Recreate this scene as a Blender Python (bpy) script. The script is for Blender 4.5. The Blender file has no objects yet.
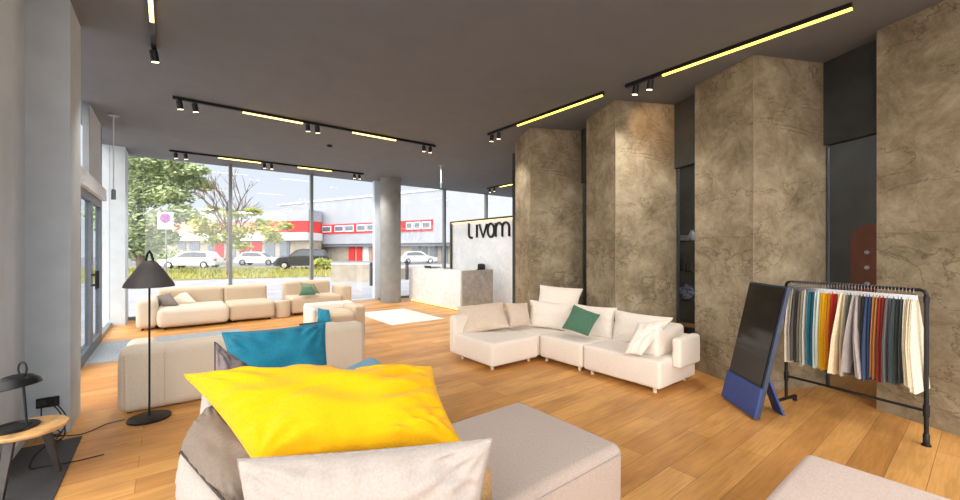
import bpy, bmesh, math, random
from mathutils import Vector, Matrix, noise
random.seed(7)
PI = math.pi
COL = bpy.context.scene.collection
CA, SA = 0.7886, 0.6149          # camera yaw in the room frame (x along the window front, y into the depth)
EYE, F = 1.6, 400.0
CEIL = 3.8

def room(X, Y, z=0.0):           # metres right of / ahead of the standpoint -> room frame
    return Vector((CA*X + SA*Y, -SA*X + CA*Y, z))
def at(px, py, d):               # survey point measured at depth d
    return room((px-480)/F*d, d, EYE - (py-250)/F*d)
def gnd(px, py):
    d = EYE*F/(py-250.0)
    return room((px-480)/F*d, d, 0)

# ------------------------------------------------------------------ materials
def lin(c):
    return tuple(((v/255)/12.92 if v/255 <= .04045 else ((v/255+.055)/1.055)**2.4) for v in c) + (1.0,)
MATS = {}
def mat(name, c, rough=.6, metal=0, var=0.0, scale=8, bump=0.0, bscale=None, emit=0, c2=None, spec=.5, sheen=0):
    if name in MATS: return MATS[name]
    m = bpy.data.materials.new(name); m.use_nodes = True; MATS[name] = m
    nt = m.node_tree; N = nt.nodes; Lk = nt.links; b = N['Principled BSDF']
    b.inputs['Base Color'].default_value = lin(c); b.inputs['Roughness'].default_value = rough
    b.inputs['Metallic'].default_value = metal; b.inputs['Specular IOR Level'].default_value = spec
    if sheen: b.inputs['Sheen Weight'].default_value = sheen
    if emit:
        b.inputs['Emission Color'].default_value = lin(c); b.inputs['Emission Strength'].default_value = emit
    tc = N.new('ShaderNodeTexCoord')
    if var or c2:
        n = N.new('ShaderNodeTexNoise'); n.inputs['Scale'].default_value = scale; n.inputs['Detail'].default_value = 6
        Lk.new(tc.outputs['Object'], n.inputs['Vector'])
        r = N.new('ShaderNodeValToRGB'); e = r.color_ramp.elements
        a = c if c2 else tuple(max(0, v*(1-var)) for v in c); z = c2 if c2 else tuple(min(255, v*(1+var)) for v in c)
        e[0].position = .35; e[0].color = lin(a); e[1].position = .65; e[1].color = lin(z)
        Lk.new(n.outputs['Fac'], r.inputs['Fac']); Lk.new(r.outputs['Color'], b.inputs['Base Color'])
    if bump:
        n2 = N.new('ShaderNodeTexNoise'); n2.inputs['Scale'].default_value = bscale or 300; n2.inputs['Detail'].default_value = 3
        Lk.new(tc.outputs['Object'], n2.inputs['Vector'])
        bp = N.new('ShaderNodeBump'); bp.inputs['Strength'].default_value = bump; bp.inputs['Distance'].default_value = .01
        Lk.new(n2.outputs['Fac'], bp.inputs['Height']); Lk.new(bp.outputs['Normal'], b.inputs['Normal'])
    return m
def fabric(name, c, var=.03, bump=.12, scale=120):
    return mat(name, c, rough=.95, var=var, scale=scale, bump=bump, bscale=260, spec=.15, sheen=.15)

def floor_mat():
    m = bpy.data.materials.new('oak_floor'); m.use_nodes = True
    nt = m.node_tree; N = nt.nodes; L = nt.links; b = N['Principled BSDF']
    tc = N.new('ShaderNodeTexCoord')
    def brick(c1, c2, mo, ms=.004):
        k = N.new('ShaderNodeTexBrick'); k.offset = .37; k.offset_frequency = 2
        k.inputs['Scale'].default_value = 1; k.inputs['Brick Width'].default_value = 1.9; k.inputs['Row Height'].default_value = .2
        k.inputs['Mortar Size'].default_value = ms; k.inputs['Mortar Smooth'].default_value = .2; k.inputs['Bias'].default_value = 0
        k.inputs['Color1'].default_value = c1; k.inputs['Color2'].default_value = c2; k.inputs['Mortar'].default_value = mo
        L.new(tc.outputs['Object'], k.inputs['Vector']); return k
    k = brick(lin((226, 170, 100)), lin((196, 138, 76)), lin((150, 104, 60)), .0022)
    # long grain, stretched along the boards
    mp = N.new('ShaderNodeMapping'); mp.inputs['Scale'].default_value = (1.6, 22, 1); L.new(tc.outputs['Object'], mp.inputs['Vector'])
    n = N.new('ShaderNodeTexNoise'); n.inputs['Scale'].default_value = 1.5; n.inputs['Detail'].default_value = 8; n.inputs['Distortion'].default_value = 1.2
    L.new(mp.outputs[0], n.inputs['Vector'])
    r = N.new('ShaderNodeValToRGB'); r.color_ramp.elements[0].position = .3; r.color_ramp.elements[0].color = (.72, .69, .64, 1)
    r.color_ramp.elements[1].position = .62; r.color_ramp.elements[1].color = (1.08, 1.08, 1.08, 1)
    L.new(n.outputs['Fac'], r.inputs['Fac'])
    mx = N.new('ShaderNodeMixRGB'); mx.blend_type = 'MULTIPLY'; mx.inputs['Fac'].default_value = .6
    L.new(k.outputs['Color'], mx.inputs['Color1']); L.new(r.outputs['Color'], mx.inputs['Color2'])
    # broad patches and knots
    n3 = N.new('ShaderNodeTexNoise'); n3.inputs['Scale'].default_value = 1.3; n3.inputs['Detail'].default_value = 4
    mp3 = N.new('ShaderNodeMapping'); mp3.inputs['Scale'].default_value = (1, 3, 1); L.new(tc.outputs['Object'], mp3.inputs['Vector']); L.new(mp3.outputs[0], n3.inputs['Vector'])
    r3 = N.new('ShaderNodeValToRGB'); r3.color_ramp.elements[0].position = .35; r3.color_ramp.elements[0].color = (.78, .74, .68, 1); r3.color_ramp.elements[1].position = .6; r3.color_ramp.elements[1].color = (1.05, 1.05, 1.05, 1)
    L.new(n3.outputs['Fac'], r3.inputs['Fac'])
    mx3 = N.new('ShaderNodeMixRGB'); mx3.blend_type = 'MULTIPLY'; mx3.inputs['Fac'].default_value = .8
    L.new(mx.outputs[0], mx3.inputs['Color1']); L.new(r3.outputs[0], mx3.inputs['Color2'])
    v = N.new('ShaderNodeTexVoronoi'); v.inputs['Scale'].default_value = 2.1
    mpv = N.new('ShaderNodeMapping'); mpv.inputs['Scale'].default_value = (.8, 1.7, 1); L.new(tc.outputs['Object'], mpv.inputs['Vector']); L.new(mpv.outputs[0], v.inputs['Vector'])
    rv = N.new('ShaderNodeValToRGB'); rv.color_ramp.elements[0].position = .02; rv.color_ramp.elements[0].color = (.28, .22, .16, 1); rv.color_ramp.elements[1].position = .06; rv.color_ramp.elements[1].color = (1, 1, 1, 1)
    L.new(v.outputs['Distance'], rv.inputs['Fac'])
    mxv = N.new('ShaderNodeMixRGB'); mxv.blend_type = 'MULTIPLY'; mxv.inputs['Fac'].default_value = .8
    L.new(mx3.outputs[0], mxv.inputs['Color1']); L.new(rv.outputs[0], mxv.inputs['Color2'])
    L.new(mxv.outputs[0], b.inputs['Base Color'])
    b.inputs['Roughness'].default_value = .42; b.inputs['Specular IOR Level'].default_value = .35
    bp = N.new('ShaderNodeBump'); bp.inputs['Strength'].default_value = .25; bp.inputs['Distance'].default_value = .004
    L.new(r.outputs['Color'], bp.inputs['Height']); L.new(bp.outputs[0], b.inputs['Normal'])
    return m

def stone_mat(name, base, dark, light, sc=1.0, vein=(60, 48, 36), bump=.6, rough=.75):
    m = bpy.data.materials.new(name); m.use_nodes = True
    nt = m.node_tree; N = nt.nodes; L = nt.links; b = N['Principled BSDF']
    tc = N.new('ShaderNodeTexCoord')
    mp = N.new('ShaderNodeMapping'); mp.inputs['Scale'].default_value = (sc, sc, sc*1.0); mp.inputs['Rotation'].default_value = (.5, .6, .2)
    L.new(tc.outputs['Object'], mp.inputs['Vector'])
    n = N.new('ShaderNodeTexNoise'); n.inputs['Scale'].default_value = 2.4; n.inputs['Detail'].default_value = 14; n.inputs['Roughness'].default_value = .78; n.inputs['Distortion'].default_value = .35
    L.new(mp.outputs[0], n.inputs['Vector'])
    r = N.new('ShaderNodeValToRGB'); e = r.color_ramp.elements
    e[0].position = .3; e[0].color = lin(dark); e[1].position = .7; e[1].color = lin(light)
    k = e.new(.5); k.color = lin(base)
    L.new(n.outputs['Fac'], r.inputs['Fac'])
    # thin veins: warped noise where it crosses one half
    mp2 = N.new('ShaderNodeMapping'); mp2.inputs['Scale'].default_value = (sc, sc, sc*2.0); mp2.inputs['Rotation'].default_value = (.3, .5, 0)
    L.new(tc.outputs['Object'], mp2.inputs['Vector'])
    n2 = N.new('ShaderNodeTexNoise'); n2.inputs['Scale'].default_value = .62; n2.inputs['Detail'].default_value = 7; n2.inputs['Roughness'].default_value = .58; n2.inputs['Distortion'].default_value = .5
    L.new(mp2.outputs[0], n2.inputs['Vector'])
    s = N.new('ShaderNodeMath'); s.operation = 'SUBTRACT'; s.inputs[1].default_value = .5; L.new(n2.outputs['Fac'], s.inputs[0])
    a = N.new('ShaderNodeMath'); a.operation = 'ABSOLUTE'; L.new(s.outputs[0], a.inputs[0])
    rr = N.new('ShaderNodeValToRGB'); rr.color_ramp.elements[0].position = 0; rr.color_ramp.elements[0].color = (1, 1, 1, 1)
    rr.color_ramp.elements[1].position = .006; rr.color_ramp.elements[1].color = (0, 0, 0, 1); L.new(a.outputs[0], rr.inputs['Fac'])
    mx = N.new('ShaderNodeMixRGB'); mx.inputs['Color2'].default_value = lin(vein); L.new(r.outputs[0], mx.inputs['Color1'])
    mm = N.new('ShaderNodeMath'); mm.operation = 'MULTIPLY'; mm.inputs[1].default_value = .55; L.new(rr.outputs[0], mm.inputs[0]); L.new(mm.outputs[0], mx.inputs['Fac'])
    L.new(mx.outputs[0], b.inputs['Base Color']); b.inputs['Roughness'].default_value = rough; b.inputs['Specular IOR Level'].default_value = .3
    bp = N.new('ShaderNodeBump'); bp.inputs['Strength'].default_value = bump; bp.inputs['Distance'].default_value = .03
    L.new(n.outputs['Fac'], bp.inputs['Height']); L.new(bp.outputs[0], b.inputs['Normal'])
    return m

def glass_mat(name='window_glass', tint=(1, 1, 1), refl=.06):
    m = bpy.data.materials.new(name); m.use_nodes = True
    nt = m.node_tree; N = nt.nodes; L = nt.links
    for x in list(N):
        if x.type == 'BSDF_PRINCIPLED': N.remove(x)
    o = [x for x in N if x.type == 'OUTPUT_MATERIAL'][0]
    t = N.new('ShaderNodeBsdfTransparent'); t.inputs[0].default_value = tint + (1,)
    g = N.new('ShaderNodeBsdfGlossy'); g.inputs['Roughness'].default_value = .02
    x = N.new('ShaderNodeMixShader'); x.inputs[0].default_value = refl
    L.new(t.outputs[0], x.inputs[1]); L.new(g.outputs[0], x.inputs[2]); L.new(x.outputs[0], o.inputs['Surface'])
    return m

M = dict(
    floor=floor_mat(),
    stone=stone_mat('brown_stone_slab', (148, 134, 110), (100, 86, 64), (188, 174, 148), vein=(70, 56, 40)),
    marble=stone_mat('white_marble', (228, 230, 230), (212, 216, 218), (240, 241, 240), sc=.8, vein=(196, 198, 202), bump=.02, rough=.35),
    marble_grey=stone_mat('grey_marble', (176, 174, 168), (140, 139, 134), (205, 203, 198), sc=1.3, vein=(214, 212, 208), bump=.02, rough=.35),
    glass=glass_mat(), dglass=glass_mat('door_glass', (.8, .83, .86), .04),
    ceil=mat('ceiling_paint', (112, 116, 122), .9, var=.015, scale=3, bump=.05, bscale=120),
    lwall=mat('light_grey_wall', (208, 221, 234), .8, var=.02, scale=3, bump=.08, bscale=90),
    pillarm=mat('pillar_plaster', (140, 141, 140), .8, var=.04, scale=4, bump=.1, bscale=90), gwall=mat('grey_plaster', (190, 200, 208), .8, var=.02, scale=4, bump=.1, bscale=90),
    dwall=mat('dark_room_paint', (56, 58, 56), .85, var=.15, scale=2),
    alu=mat('aluminium_frame', (128, 134, 138), .4, .5, var=.03), white=mat('white_paint', (216, 224, 232), .5, var=.02),
    dark=mat('dark_frame', (52, 54, 56), .45, .2, var=.05), black=mat('black_metal', (26, 26, 28), .42, .3, var=.08),
    bronze=mat('bronze_frame', (78, 68, 58), .4, .6, var=.05),
    led=mat('led_strip_glow', (255, 214, 120), emit=5.0), ledy=mat('led_strip_yellow_glow', (250, 222, 92), emit=3.2),
    bulb=mat('spot_lens_glow', (255, 226, 180), emit=14), warm=mat('warm_cove_glow', (255, 206, 140), emit=2.2),
    cream=fabric('cream_boucle', (210, 197, 180)), beige=fabric('beige_weave', (194, 176, 154)),
    ivory=fabric('ivory_weave', (230, 220, 210)), blue=fabric('blue_weave', (112, 168, 200)),
    teal=fabric('teal_velvet', (30, 112, 138), .06), yellow=fabric('yellow_linen', (230, 172, 6), .02),
    lgrey=fabric('light_grey_linen', (176, 167, 161), .03), dgrey=fabric('dark_grey_linen', (112, 102, 98), .1),
    grey=fabric('warm_grey_weave', (184, 168, 158), .04), green=fabric('green_knit', (76, 112, 92), .12),
    taupe=fabric('taupe_linen', (206, 188, 170), .06), pinkbeige=fabric('pinkish_beige_weave', (204, 184, 174), .04),
    seam=mat('dark_seam', (72, 62, 56), .9, var=.1, scale=60), tan=fabric('tan_weave', (176, 138, 92), .08),
    wood=mat('light_table_wood', (206, 160, 104), .45, var=.12, scale=14), legwood=mat('dark_leg_wood', (62, 56, 54), .5, var=.12, scale=20),
    foot=mat('pale_wood_foot', (222, 206, 182), .5, var=.08, scale=20),
    rug=mat('charcoal_mat', (62, 62, 64), .98, var=.18, scale=150, bump=.4), gmat=mat('grey_entrance_mat', (150, 156, 162), .95, var=.08, scale=40, bump=.2),
    wrug=mat('pale_rug', (226, 230, 228), .95, var=.03, scale=60, bump=.2),
    chrome=mat('chrome', (210, 210, 212), .2, .9, var=.02), screen=mat('black_screen', (10, 10, 12), .12, var=.2),
    navy=mat('navy_plastic', (48, 72, 138), .5, var=.05), navyf=mat('slate_frame', (58, 70, 92), .4, .3, var=.05),
    terra=mat('terracotta_board', (150, 66, 40), .6, var=.06), paving=mat('pale_paving', (176, 176, 182), .9, var=.05, scale=1.5),
    grass=mat('dry_grass', (128, 138, 66), .95, c2=(178, 172, 112), scale=.9, bump=.5, bscale=20), road=mat('asphalt', (140, 142, 146), .9, var=.06, scale=1),
    pine=mat('pine_leaves', (146, 164, 118), .8, c2=(186, 200, 152), scale=.7), lime=mat('lime_leaves', (150, 160, 78), .8, c2=(184, 186, 104), scale=.7),
    bark=mat('bark', (112, 96, 84), .9, var=.15), carw=mat('white_car_paint', (224, 226, 230), .3, var=.01), carb=mat('black_car_paint', (44, 48, 54), .3, var=.02),
    tyre=mat('tyre_rubber', (40, 40, 42), .9, var=.05), cglass=mat('car_glass', (70, 82, 94), .15, var=.05),
    lampred=mat('red_lens', (170, 30, 26), .3, var=.05), hall=mat('hall_cladding', (160, 166, 178), .7, var=.02, scale=.5),
    halld=mat('hall_soffit', (120, 128, 138), .7, var=.04), red=mat('red_cladding', (214, 48, 52), .6, var=.05, scale=.5),
    bglass=mat('building_glass', (104, 116, 130), .2, var=.08, scale=1), concrete=mat('pale_concrete', (172, 164, 150), .9, var=.05, scale=2),
    signred=mat('sign_magenta_red', (208, 40, 84), .5, var=.02), signblue=mat('sign_blue', (70, 84, 176), .5, var=.02),
    porcelain=mat('blue_white_porcelain', (230, 232, 240), .25, c2=(50, 80, 170), scale=22), bottle=mat('dark_bottle', (34, 40, 38), .2, var=.1),
)

# ------------------------------------------------------------------ mesh helpers
class MB:
    def __init__(s): s.v = []; s.f = []
    def add(s, v, f):
        n = len(s.v); s.v += [Vector(p) for p in v]; s.f += [tuple(i+n for i in q) for q in f]; return s
    def box(s, x0, x1, y0, y1, z0, z1, T=None):
        v = [Vector((x, y, z)) for z in (z0, z1) for x, y in ((x0, y0), (x1, y0), (x1, y1), (x0, y1))]
        if T: v = [T @ p for p in v]
        return s.add(v, [(3, 2, 1, 0), (4, 5, 6, 7), (0, 1, 5, 4), (1, 2, 6, 5), (2, 3, 7, 6), (3, 0, 4, 7)])
    def prism(s, pts, z0, z1):
        n = len(pts); v = [Vector((p[0], p[1], z0)) for p in pts] + [Vector((p[0], p[1], z1)) for p in pts]
        return s.add(v, [tuple(range(n-1, -1, -1)), tuple(range(n, 2*n))] + [(i, (i+1) % n, (i+1) % n+n, i+n) for i in range(n)])
    def tube(s, pts, r, n=8, caps=True, closed=False):
        pts = [Vector(p) for p in pts]; m = len(pts); rr = r if isinstance(r, (list, tuple)) else [r]*m
        ring = []; up = None
        for i, p in enumerate(pts):
            if closed: d = pts[(i+1) % m] - pts[i-1]
            else: d = pts[min(i+1, m-1)] - pts[max(i-1, 0)]
            d.normalize()
            if up is None:
                up = Vector((0, 0, 1)) if abs(d.z) < .9 else Vector((1, 0, 0))
            a = up - d*up.dot(d)
            if a.length < 1e-4: a = d.orthogonal()
            a.normalize(); up = a; b = d.cross(a)
            ring += [p + (a*math.cos(2*PI*k/n) + b*math.sin(2*PI*k/n))*rr[i] for k in range(n)]
        f = []
        for i in range(m if closed else m-1):
            j = (i+1) % m
            f += [(i*n+k, i*n+(k+1) % n, j*n+(k+1) % n, j*n+k) for k in range(n)]
        if caps and not closed: f += [tuple(range(n-1, -1, -1)), tuple((m-1)*n+k for k in range(n))]
        return s.add(ring, f)
    def lathe(s, prof, n=32, T=None, c=(0, 0, 0)):
        v = []; c = Vector(c)
        for r, z in prof: v += [Vector((r*math.cos(2*PI*k/n), r*math.sin(2*PI*k/n), z)) for k in range(n)]
        if T: v = [T @ p for p in v]
        v = [p + c for p in v]; f = []
        for i in range(len(prof)-1): f += [(i*n+k, i*n+(k+1) % n, (i+1)*n+(k+1) % n, (i+1)*n+k) for k in range(n)]
        f += [tuple(range(n-1, -1, -1)), tuple((len(prof)-1)*n+k for k in range(n))]
        return s.add(v, f)
    def soft(s, x0, x1, y0, y1, z0, z1, r=.05, bulge=.012, nz=.004, seed=0, k=4, m=8):
        # upholstered block with rounded edges, slightly crowned faces
        h = Vector(((x1-x0)/2, (y1-y0)/2, (z1-z0)/2)); c = Vector(((x1+x0)/2, (y1+y0)/2, (z1+z0)/2))
        r = min(r, min(h)*.98)
        def ax(hh):
            a = [-hh + r*(i/k) for i in range(k)]; b = [-(hh-r) + 2*(hh-r)*i/m for i in range(m+1)]
            return a + b + [-x for x in reversed(a)]
        A = [ax(h[i]) for i in range(3)]
        V = []; Fc = []; idx = {}
        def vid(i, j, l):
            if (i, j, l) not in idx:
                p = Vector((A[0][i], A[1][j], A[2][l])); q = Vector([max(-(h[t]-r), min(h[t]-r, p[t])) for t in range(3)])
                d = (p-q); d.normalize(); w = q + d*r
                u = [w[t]/h[t] for t in range(3)]
                for t in range(3):
                    o = [x for x in range(3) if x != t]
                    w[t] += bulge*u[t]*abs(u[t])*(1-u[o[0]]**2)*(1-u[o[1]]**2)
                if nz: w += d*nz*noise.noise((w+c)*5+Vector((seed*7.3, 0, 0)))
                idx[(i, j, l)] = len(V); V.append(w+c)
            return idx[(i, j, l)]
        nn = len(A[0])
        for i in range(nn-1):
            for j in range(nn-1):
                Fc.append((vid(i, j, 0), vid(i, j+1, 0), vid(i+1, j+1, 0), vid(i+1, j, 0)))
                Fc.append((vid(i, j, nn-1), vid(i+1, j, nn-1), vid(i+1, j+1, nn-1), vid(i, j+1, nn-1)))
                Fc.append((vid(i, 0, j), vid(i+1, 0, j), vid(i+1, 0, j+1), vid(i, 0, j+1)))
                Fc.append((vid(i, nn-1, j), vid(i, nn-1, j+1), vid(i+1, nn-1, j+1), vid(i+1, nn-1, j)))
                Fc.append((vid(0, i, j), vid(0, i, j+1), vid(0, i+1, j+1), vid(0, i+1, j)))
                Fc.append((vid(nn-1, i, j), vid(nn-1, i+1, j), vid(nn-1, i+1, j+1), vid(nn-1, i, j+1)))
        return s.add(V, Fc)

def props(o, label=None, cat=None, group=None, kind=None):
    if label: o['label'] = label
    if cat: o['category'] = cat
    if group: o['group'] = group
    if kind: o['kind'] = kind
    return o
def thing(name, label, cat, loc=(0, 0, 0), group=None, kind=None, rz=0):
    o = bpy.data.objects.new(name, None); o.empty_display_size = .1; COL.objects.link(o)
    o.location = loc; o.rotation_euler = (0, 0, rz)
    return props(o, label, cat, group, kind)
def build(name, mb, m, parent=None, smooth=False, label=None, local=False):
    me = bpy.data.meshes.new(name)
    off = Vector((0, 0, 0))
    org = Vector((0, 0, 0))
    if parent is not None and not local:
        p = parent
        while p is not None: off += p.location; p = p.parent
    vs = [v - off for v in mb.v]
    if not local or parent is not None:       # origin at the middle of the piece
        lo = [min(v[i] for v in vs) for i in range(3)]; hi = [max(v[i] for v in vs) for i in range(3)]
        org = Vector([(lo[0]+hi[0])/2, (lo[1]+hi[1])/2, lo[2]])
        vs = [v - org for v in vs]
    me.from_pydata([tuple(v) for v in vs], [], mb.f); me.update()
    bm = bmesh.new(); bm.from_mesh(me); bmesh.ops.recalc_face_normals(bm, faces=bm.faces); bm.to_mesh(me); bm.free()
    if smooth:
        for p in me.polygons: p.use_smooth = True
        if smooth != 'all':
            try: me.set_sharp_from_angle(angle=math.radians(40))
            except Exception: pass
    me.materials.append(M[m] if isinstance(m, str) else m)
    o = bpy.data.objects.new(name, me); COL.objects.link(o); o.location = org
    if parent is not None: o.parent = parent
    if label: o['label'] = label
    return o
def one(name, mb, m, label, cat, group=None, smooth=False):
    return props(build(name, mb, m, smooth=smooth), label, cat, group)
def struct(name, mb, m, smooth=False):
    return props(build(name, mb, m, smooth=smooth), kind='structure')

def pillow(name, c, thick, m, label, seed=1, pinch=.07, wr=.012, group=None, piping=None, n=34, cat='cushion', flange=False, fold=None):
    """c: four corners bottom-left, bottom-right, top-right, top-left as seen from the front"""
    c = [Vector(p) for p in c]
    cen = sum(c, Vector())/4
    nrm = (c[1]-c[0]+c[2]-c[3]).cross(c[3]-c[0]+c[2]-c[1]).normalized()
    V = []; Fc = []
    sz = ((c[1]-c[0]).length + (c[3]-c[0]).length)/2
    def pos(u, v, side):
        uu = .5+(u-.5)*(1-pinch*(1-(2*v-1)**2)); vv = .5+(v-.5)*(1-pinch*(1-(2*u-1)**2))
        p = c[0]*(1-uu)*(1-vv)+c[1]*uu*(1-vv)+c[2]*uu*vv+c[3]*(1-uu)*vv
        a = max(0, 1-abs(2*u-1)**3.2); b = max(0, 1-abs(2*v-1)**3.2)
        h = (a*b)**.52
        q = Vector((u*4.2, v*4.2, seed*3.7+side*.6))
        w = noise.noise(q)*wr*1.4*h
        e = min(u, 1-u, v, 1-v)
        t = (u if min(v, 1-v) < min(u, 1-u) else v)
        w += wr*1.3*noise.noise(Vector((t*15, seed*2.1+side*.4+(0 if v < .5 else 9), e*1.5)))*math.exp(-((e-.08)/.09)**2)
        # creases running out from the corners
        for cu, cv in ((0, 0), (1, 0), (1, 1), (0, 1)):
            du, dv = u-cu, v-cv; rr = math.hypot(du, dv)
            if rr > .01: w += wr*.9*math.sin(math.atan2(abs(dv), abs(du))*14+seed+cu*2)*math.exp(-((rr-.2)/.16)**2)*h
        if fold:
            for fu, fv, ang, ln, dep in fold:
                du, dv = u-fu, v-fv; al = du*math.cos(ang)+dv*math.sin(ang); ac = -du*math.sin(ang)+dv*math.cos(ang)
                w -= dep*math.exp(-(al/ln)**2-(ac/.035)**2)
        return p + nrm*side*(thick/2*h + w*min(1, h*2))
    for side in (1, -1):
        for i in range(n+1):
            for j in range(n+1):
                V.append(pos(.5-.5*math.cos(PI*i/n), .5-.5*math.cos(PI*j/n), side))
    N1 = (n+1)**2
    for i in range(n):
        for j in range(n):
            a = i*(n+1)+j; Fc.append((a, a+n+1, a+n+2, a+1)); a += N1; Fc.append((a, a+1, a+n+2, a+n+1))
    mb = MB().add(V, Fc)
    root = thing(name, label, cat, (cen.x, cen.y, min(p.z for p in c)), group)
    o = build('cover', mb, m, root, smooth='all')
    me = o.data; bm = bmesh.new(); bm.from_mesh(me); bmesh.ops.remove_doubles(bm, verts=bm.verts, dist=.0004)
    bmesh.ops.recalc_face_normals(bm, faces=bm.faces); bm.to_mesh(me); bm.free()
    for p in me.polygons: p.use_smooth = True
    e = []
    K = 22
    for k in range(K): e.append(pos(k/K, 0, 1))
    for k in range(K): e.append(pos(1, k/K, 1))
    for k in range(K): e.append(pos(1-k/K, 1, 1))
    for k in range(K): e.append(pos(0, 1-k/K, 1))
    build('piping', MB().tube(e, .005 if not flange else .008, 6, closed=True), piping or m, root, smooth='all')
    return root

# ------------------------------------------------------------------ room shell
XW = -.95; YW = 12.1
struct('floor', MB().box(-.95, 12.0, -3.2, 12.15, -.12, 0), 'floor')
struct('ceiling', MB().box(-1.2, 12.2, -2.6, 12.4, CEIL, CEIL+.25), 'ceil')
struct('wall_left', MB().box(-1.15, XW, 4.1, 5.0, 0, CEIL), 'lwall')
struct('wall_left_pier', MB().box(-1.15, -.68, 5.0, 5.53, 0, CEIL), 'gwall')
struct('wall_left_corner', MB().box(-1.15, -.72, 11.35, 12.2, 0, CEIL), 'gwall')
struct('trim_1', MB().box(XW-.05, XW+.02, 8.35, 9.62, 2.66, CEIL), 'gwall')          # panel over the door
struct('trim_2', MB().box(XW-.06, XW+.09, 7.0, 9.66, 2.46, 2.66), 'white')           # white lintel
struct('baseboard_left', MB().box(XW, XW+.015, 4.1, 5.0, 0, .07), 'white')

def glazing(name, x0, x1, y0, y1, z0, z1, frame, pane, fm='alu', pm='glass'):
    r = thing(name, None, None, ((x0+x1)/2, (y0+y1)/2, z0), kind='structure')
    for fr in frame: build('frame', MB().box(*fr), fm, r)
    build('pane', MB().box(*pane), pm, r)
    return r
# big front: mullions
mx = [-.74, 1.27, 3.27, 5.32, 7.82, 9.75, 12.0]
for i in range(6):
    a, b = mx[i], mx[i+1]; w = .035 if i+1 != 3 else .09
    glazing('window_%d' % (i+1), a, b, YW, YW+.06, 0, CEIL,
            [(b-w*(1.8 if i == 2 else 1), b+w, YW-.05, YW+.09, .07, CEIL), (a, b+.03, YW-.03, YW+.09, 0, .07)],
            (a, b, YW+.02, YW+.03, .07, CEIL), 'alu' if i != 2 else 'lwall')
# left glazing
glazing('window_7', XW, XW, 5.53, 7.4, 0, CEIL, [(XW-.05, XW+.02, 7.34, 7.42, 0, CEIL), (XW-.05, XW+.02, 5.53, 7.34, 0, .08)], (XW-.02, XW-.01, 5.53, 7.34, .08, CEIL), 'dark')
glazing('window_13', XW, XW, -2.6, 4.1, 0, CEIL, [(XW-.05, XW+.02, y, y+.08, 0, CEIL) for y in (-2.6, -.4, 1.8)], (XW-.02, XW-.01, -2.6, 4.1, .0, CEIL), 'alu')  # unseen glazing, put in to let more light in from the left
glazing('window_8', XW, XW, 7.42, 8.35, 2.66, CEIL, [(XW-.05, XW+.02, 8.29, 8.35, 2.66, CEIL)], (XW-.02, XW-.01, 7.42, 8.29, 2.66, CEIL), 'alu')
glazing('window_9', XW, XW, 9.66, 11.35, 0, CEIL, [(XW-.05, XW+.02, 9.66, 9.78, 0, CEIL), (XW-.05, XW+.02, 9.78, 11.35, 0, .08)], (XW-.02, XW-.01, 9.78, 11.35, .08, CEIL), 'alu')
for n, (a, b, hy) in enumerate(((7.42, 8.5, 8.4), (8.5, 9.62, 8.62))):
    d = thing('door_%d' % (n+1), None, None, (XW, a, 0), kind='structure')
    mb = MB().box(XW-.04, XW+.03, a, a+.1, 0, 2.46).box(XW-.04, XW+.03, b-.1, b, 0, 2.46).box(XW-.04, XW+.03, a+.1, b-.1, 0, .16).box(XW-.04, XW+.03, a+.1, b-.1, 2.34, 2.46)
    build('door_frame', mb, mat('door_grey_paint', (98, 104, 110), .5, .2, var=.04), d)
    build('pane', MB().box(XW-.01, XW, a+.1, b-.1, .16, 2.34), 'dglass', d)
    build('handle', MB().tube([(XW+.03, hy, 1.22), (XW+.085, hy, 1.22), (XW+.085, hy, 1.28), (XW+.085, hy, 1.0), (XW+.085, hy, 1.06), (XW+.03, hy, 1.06)], .014, 8), 'black', d)
# round pillar in front of the windows
one('window_pillar', MB().lathe([(.31, 0), (.31, 3.4), (.31, CEIL)], 48, c=(5.4, 11.4, 0)), 'pillarm', 'round grey concrete pillar standing in front of the window wall', 'pillar', smooth=True)

# stone pillars set like fins, turned out of the room grid
e1 = Vector((.42, .907, 0)).normalized(); e2 = Vector((.896, -.444, 0)).normalized()
Bs = [Vector((5.13, 5.10, 0)), Vector((5.17, 3.40, 0)), Vector((5.2, 1.66, 0)), Vector((5.24, -.08, 0))]
plab = ['brown stone pillar farthest back, beside the reception wall', 'brown stone pillar behind the cream corner sofa, lit warm at its top',
        'brown stone pillar behind the black tilted display, before the dark gap with a terracotta board', 'brown stone pillar nearest the camera, behind the right half of the clothes rack']
for B, lb in zip(Bs, plab):
    c = [B, B+e2*1.02, B+e2*1.02+e1*.88, B+e1*.88]
    cen = (c[0]+c[2])/2
    r = thing('stone_pillar', lb, 'pillar', cen, 'row of brown stone pillars')
    build('stone_cladding', MB().prism(c, 0, CEIL), 'stone', r)
    q = .006; k = B + e1*.0 + e2*1.02
    build('corner_strip', MB().tube([B - (e1+e2)*.004, B - (e1+e2)*.004 + Vector((0, 0, CEIL))], .004, 6), mat('stone_edge', (150, 138, 114), .8, var=.1), r)
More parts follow.
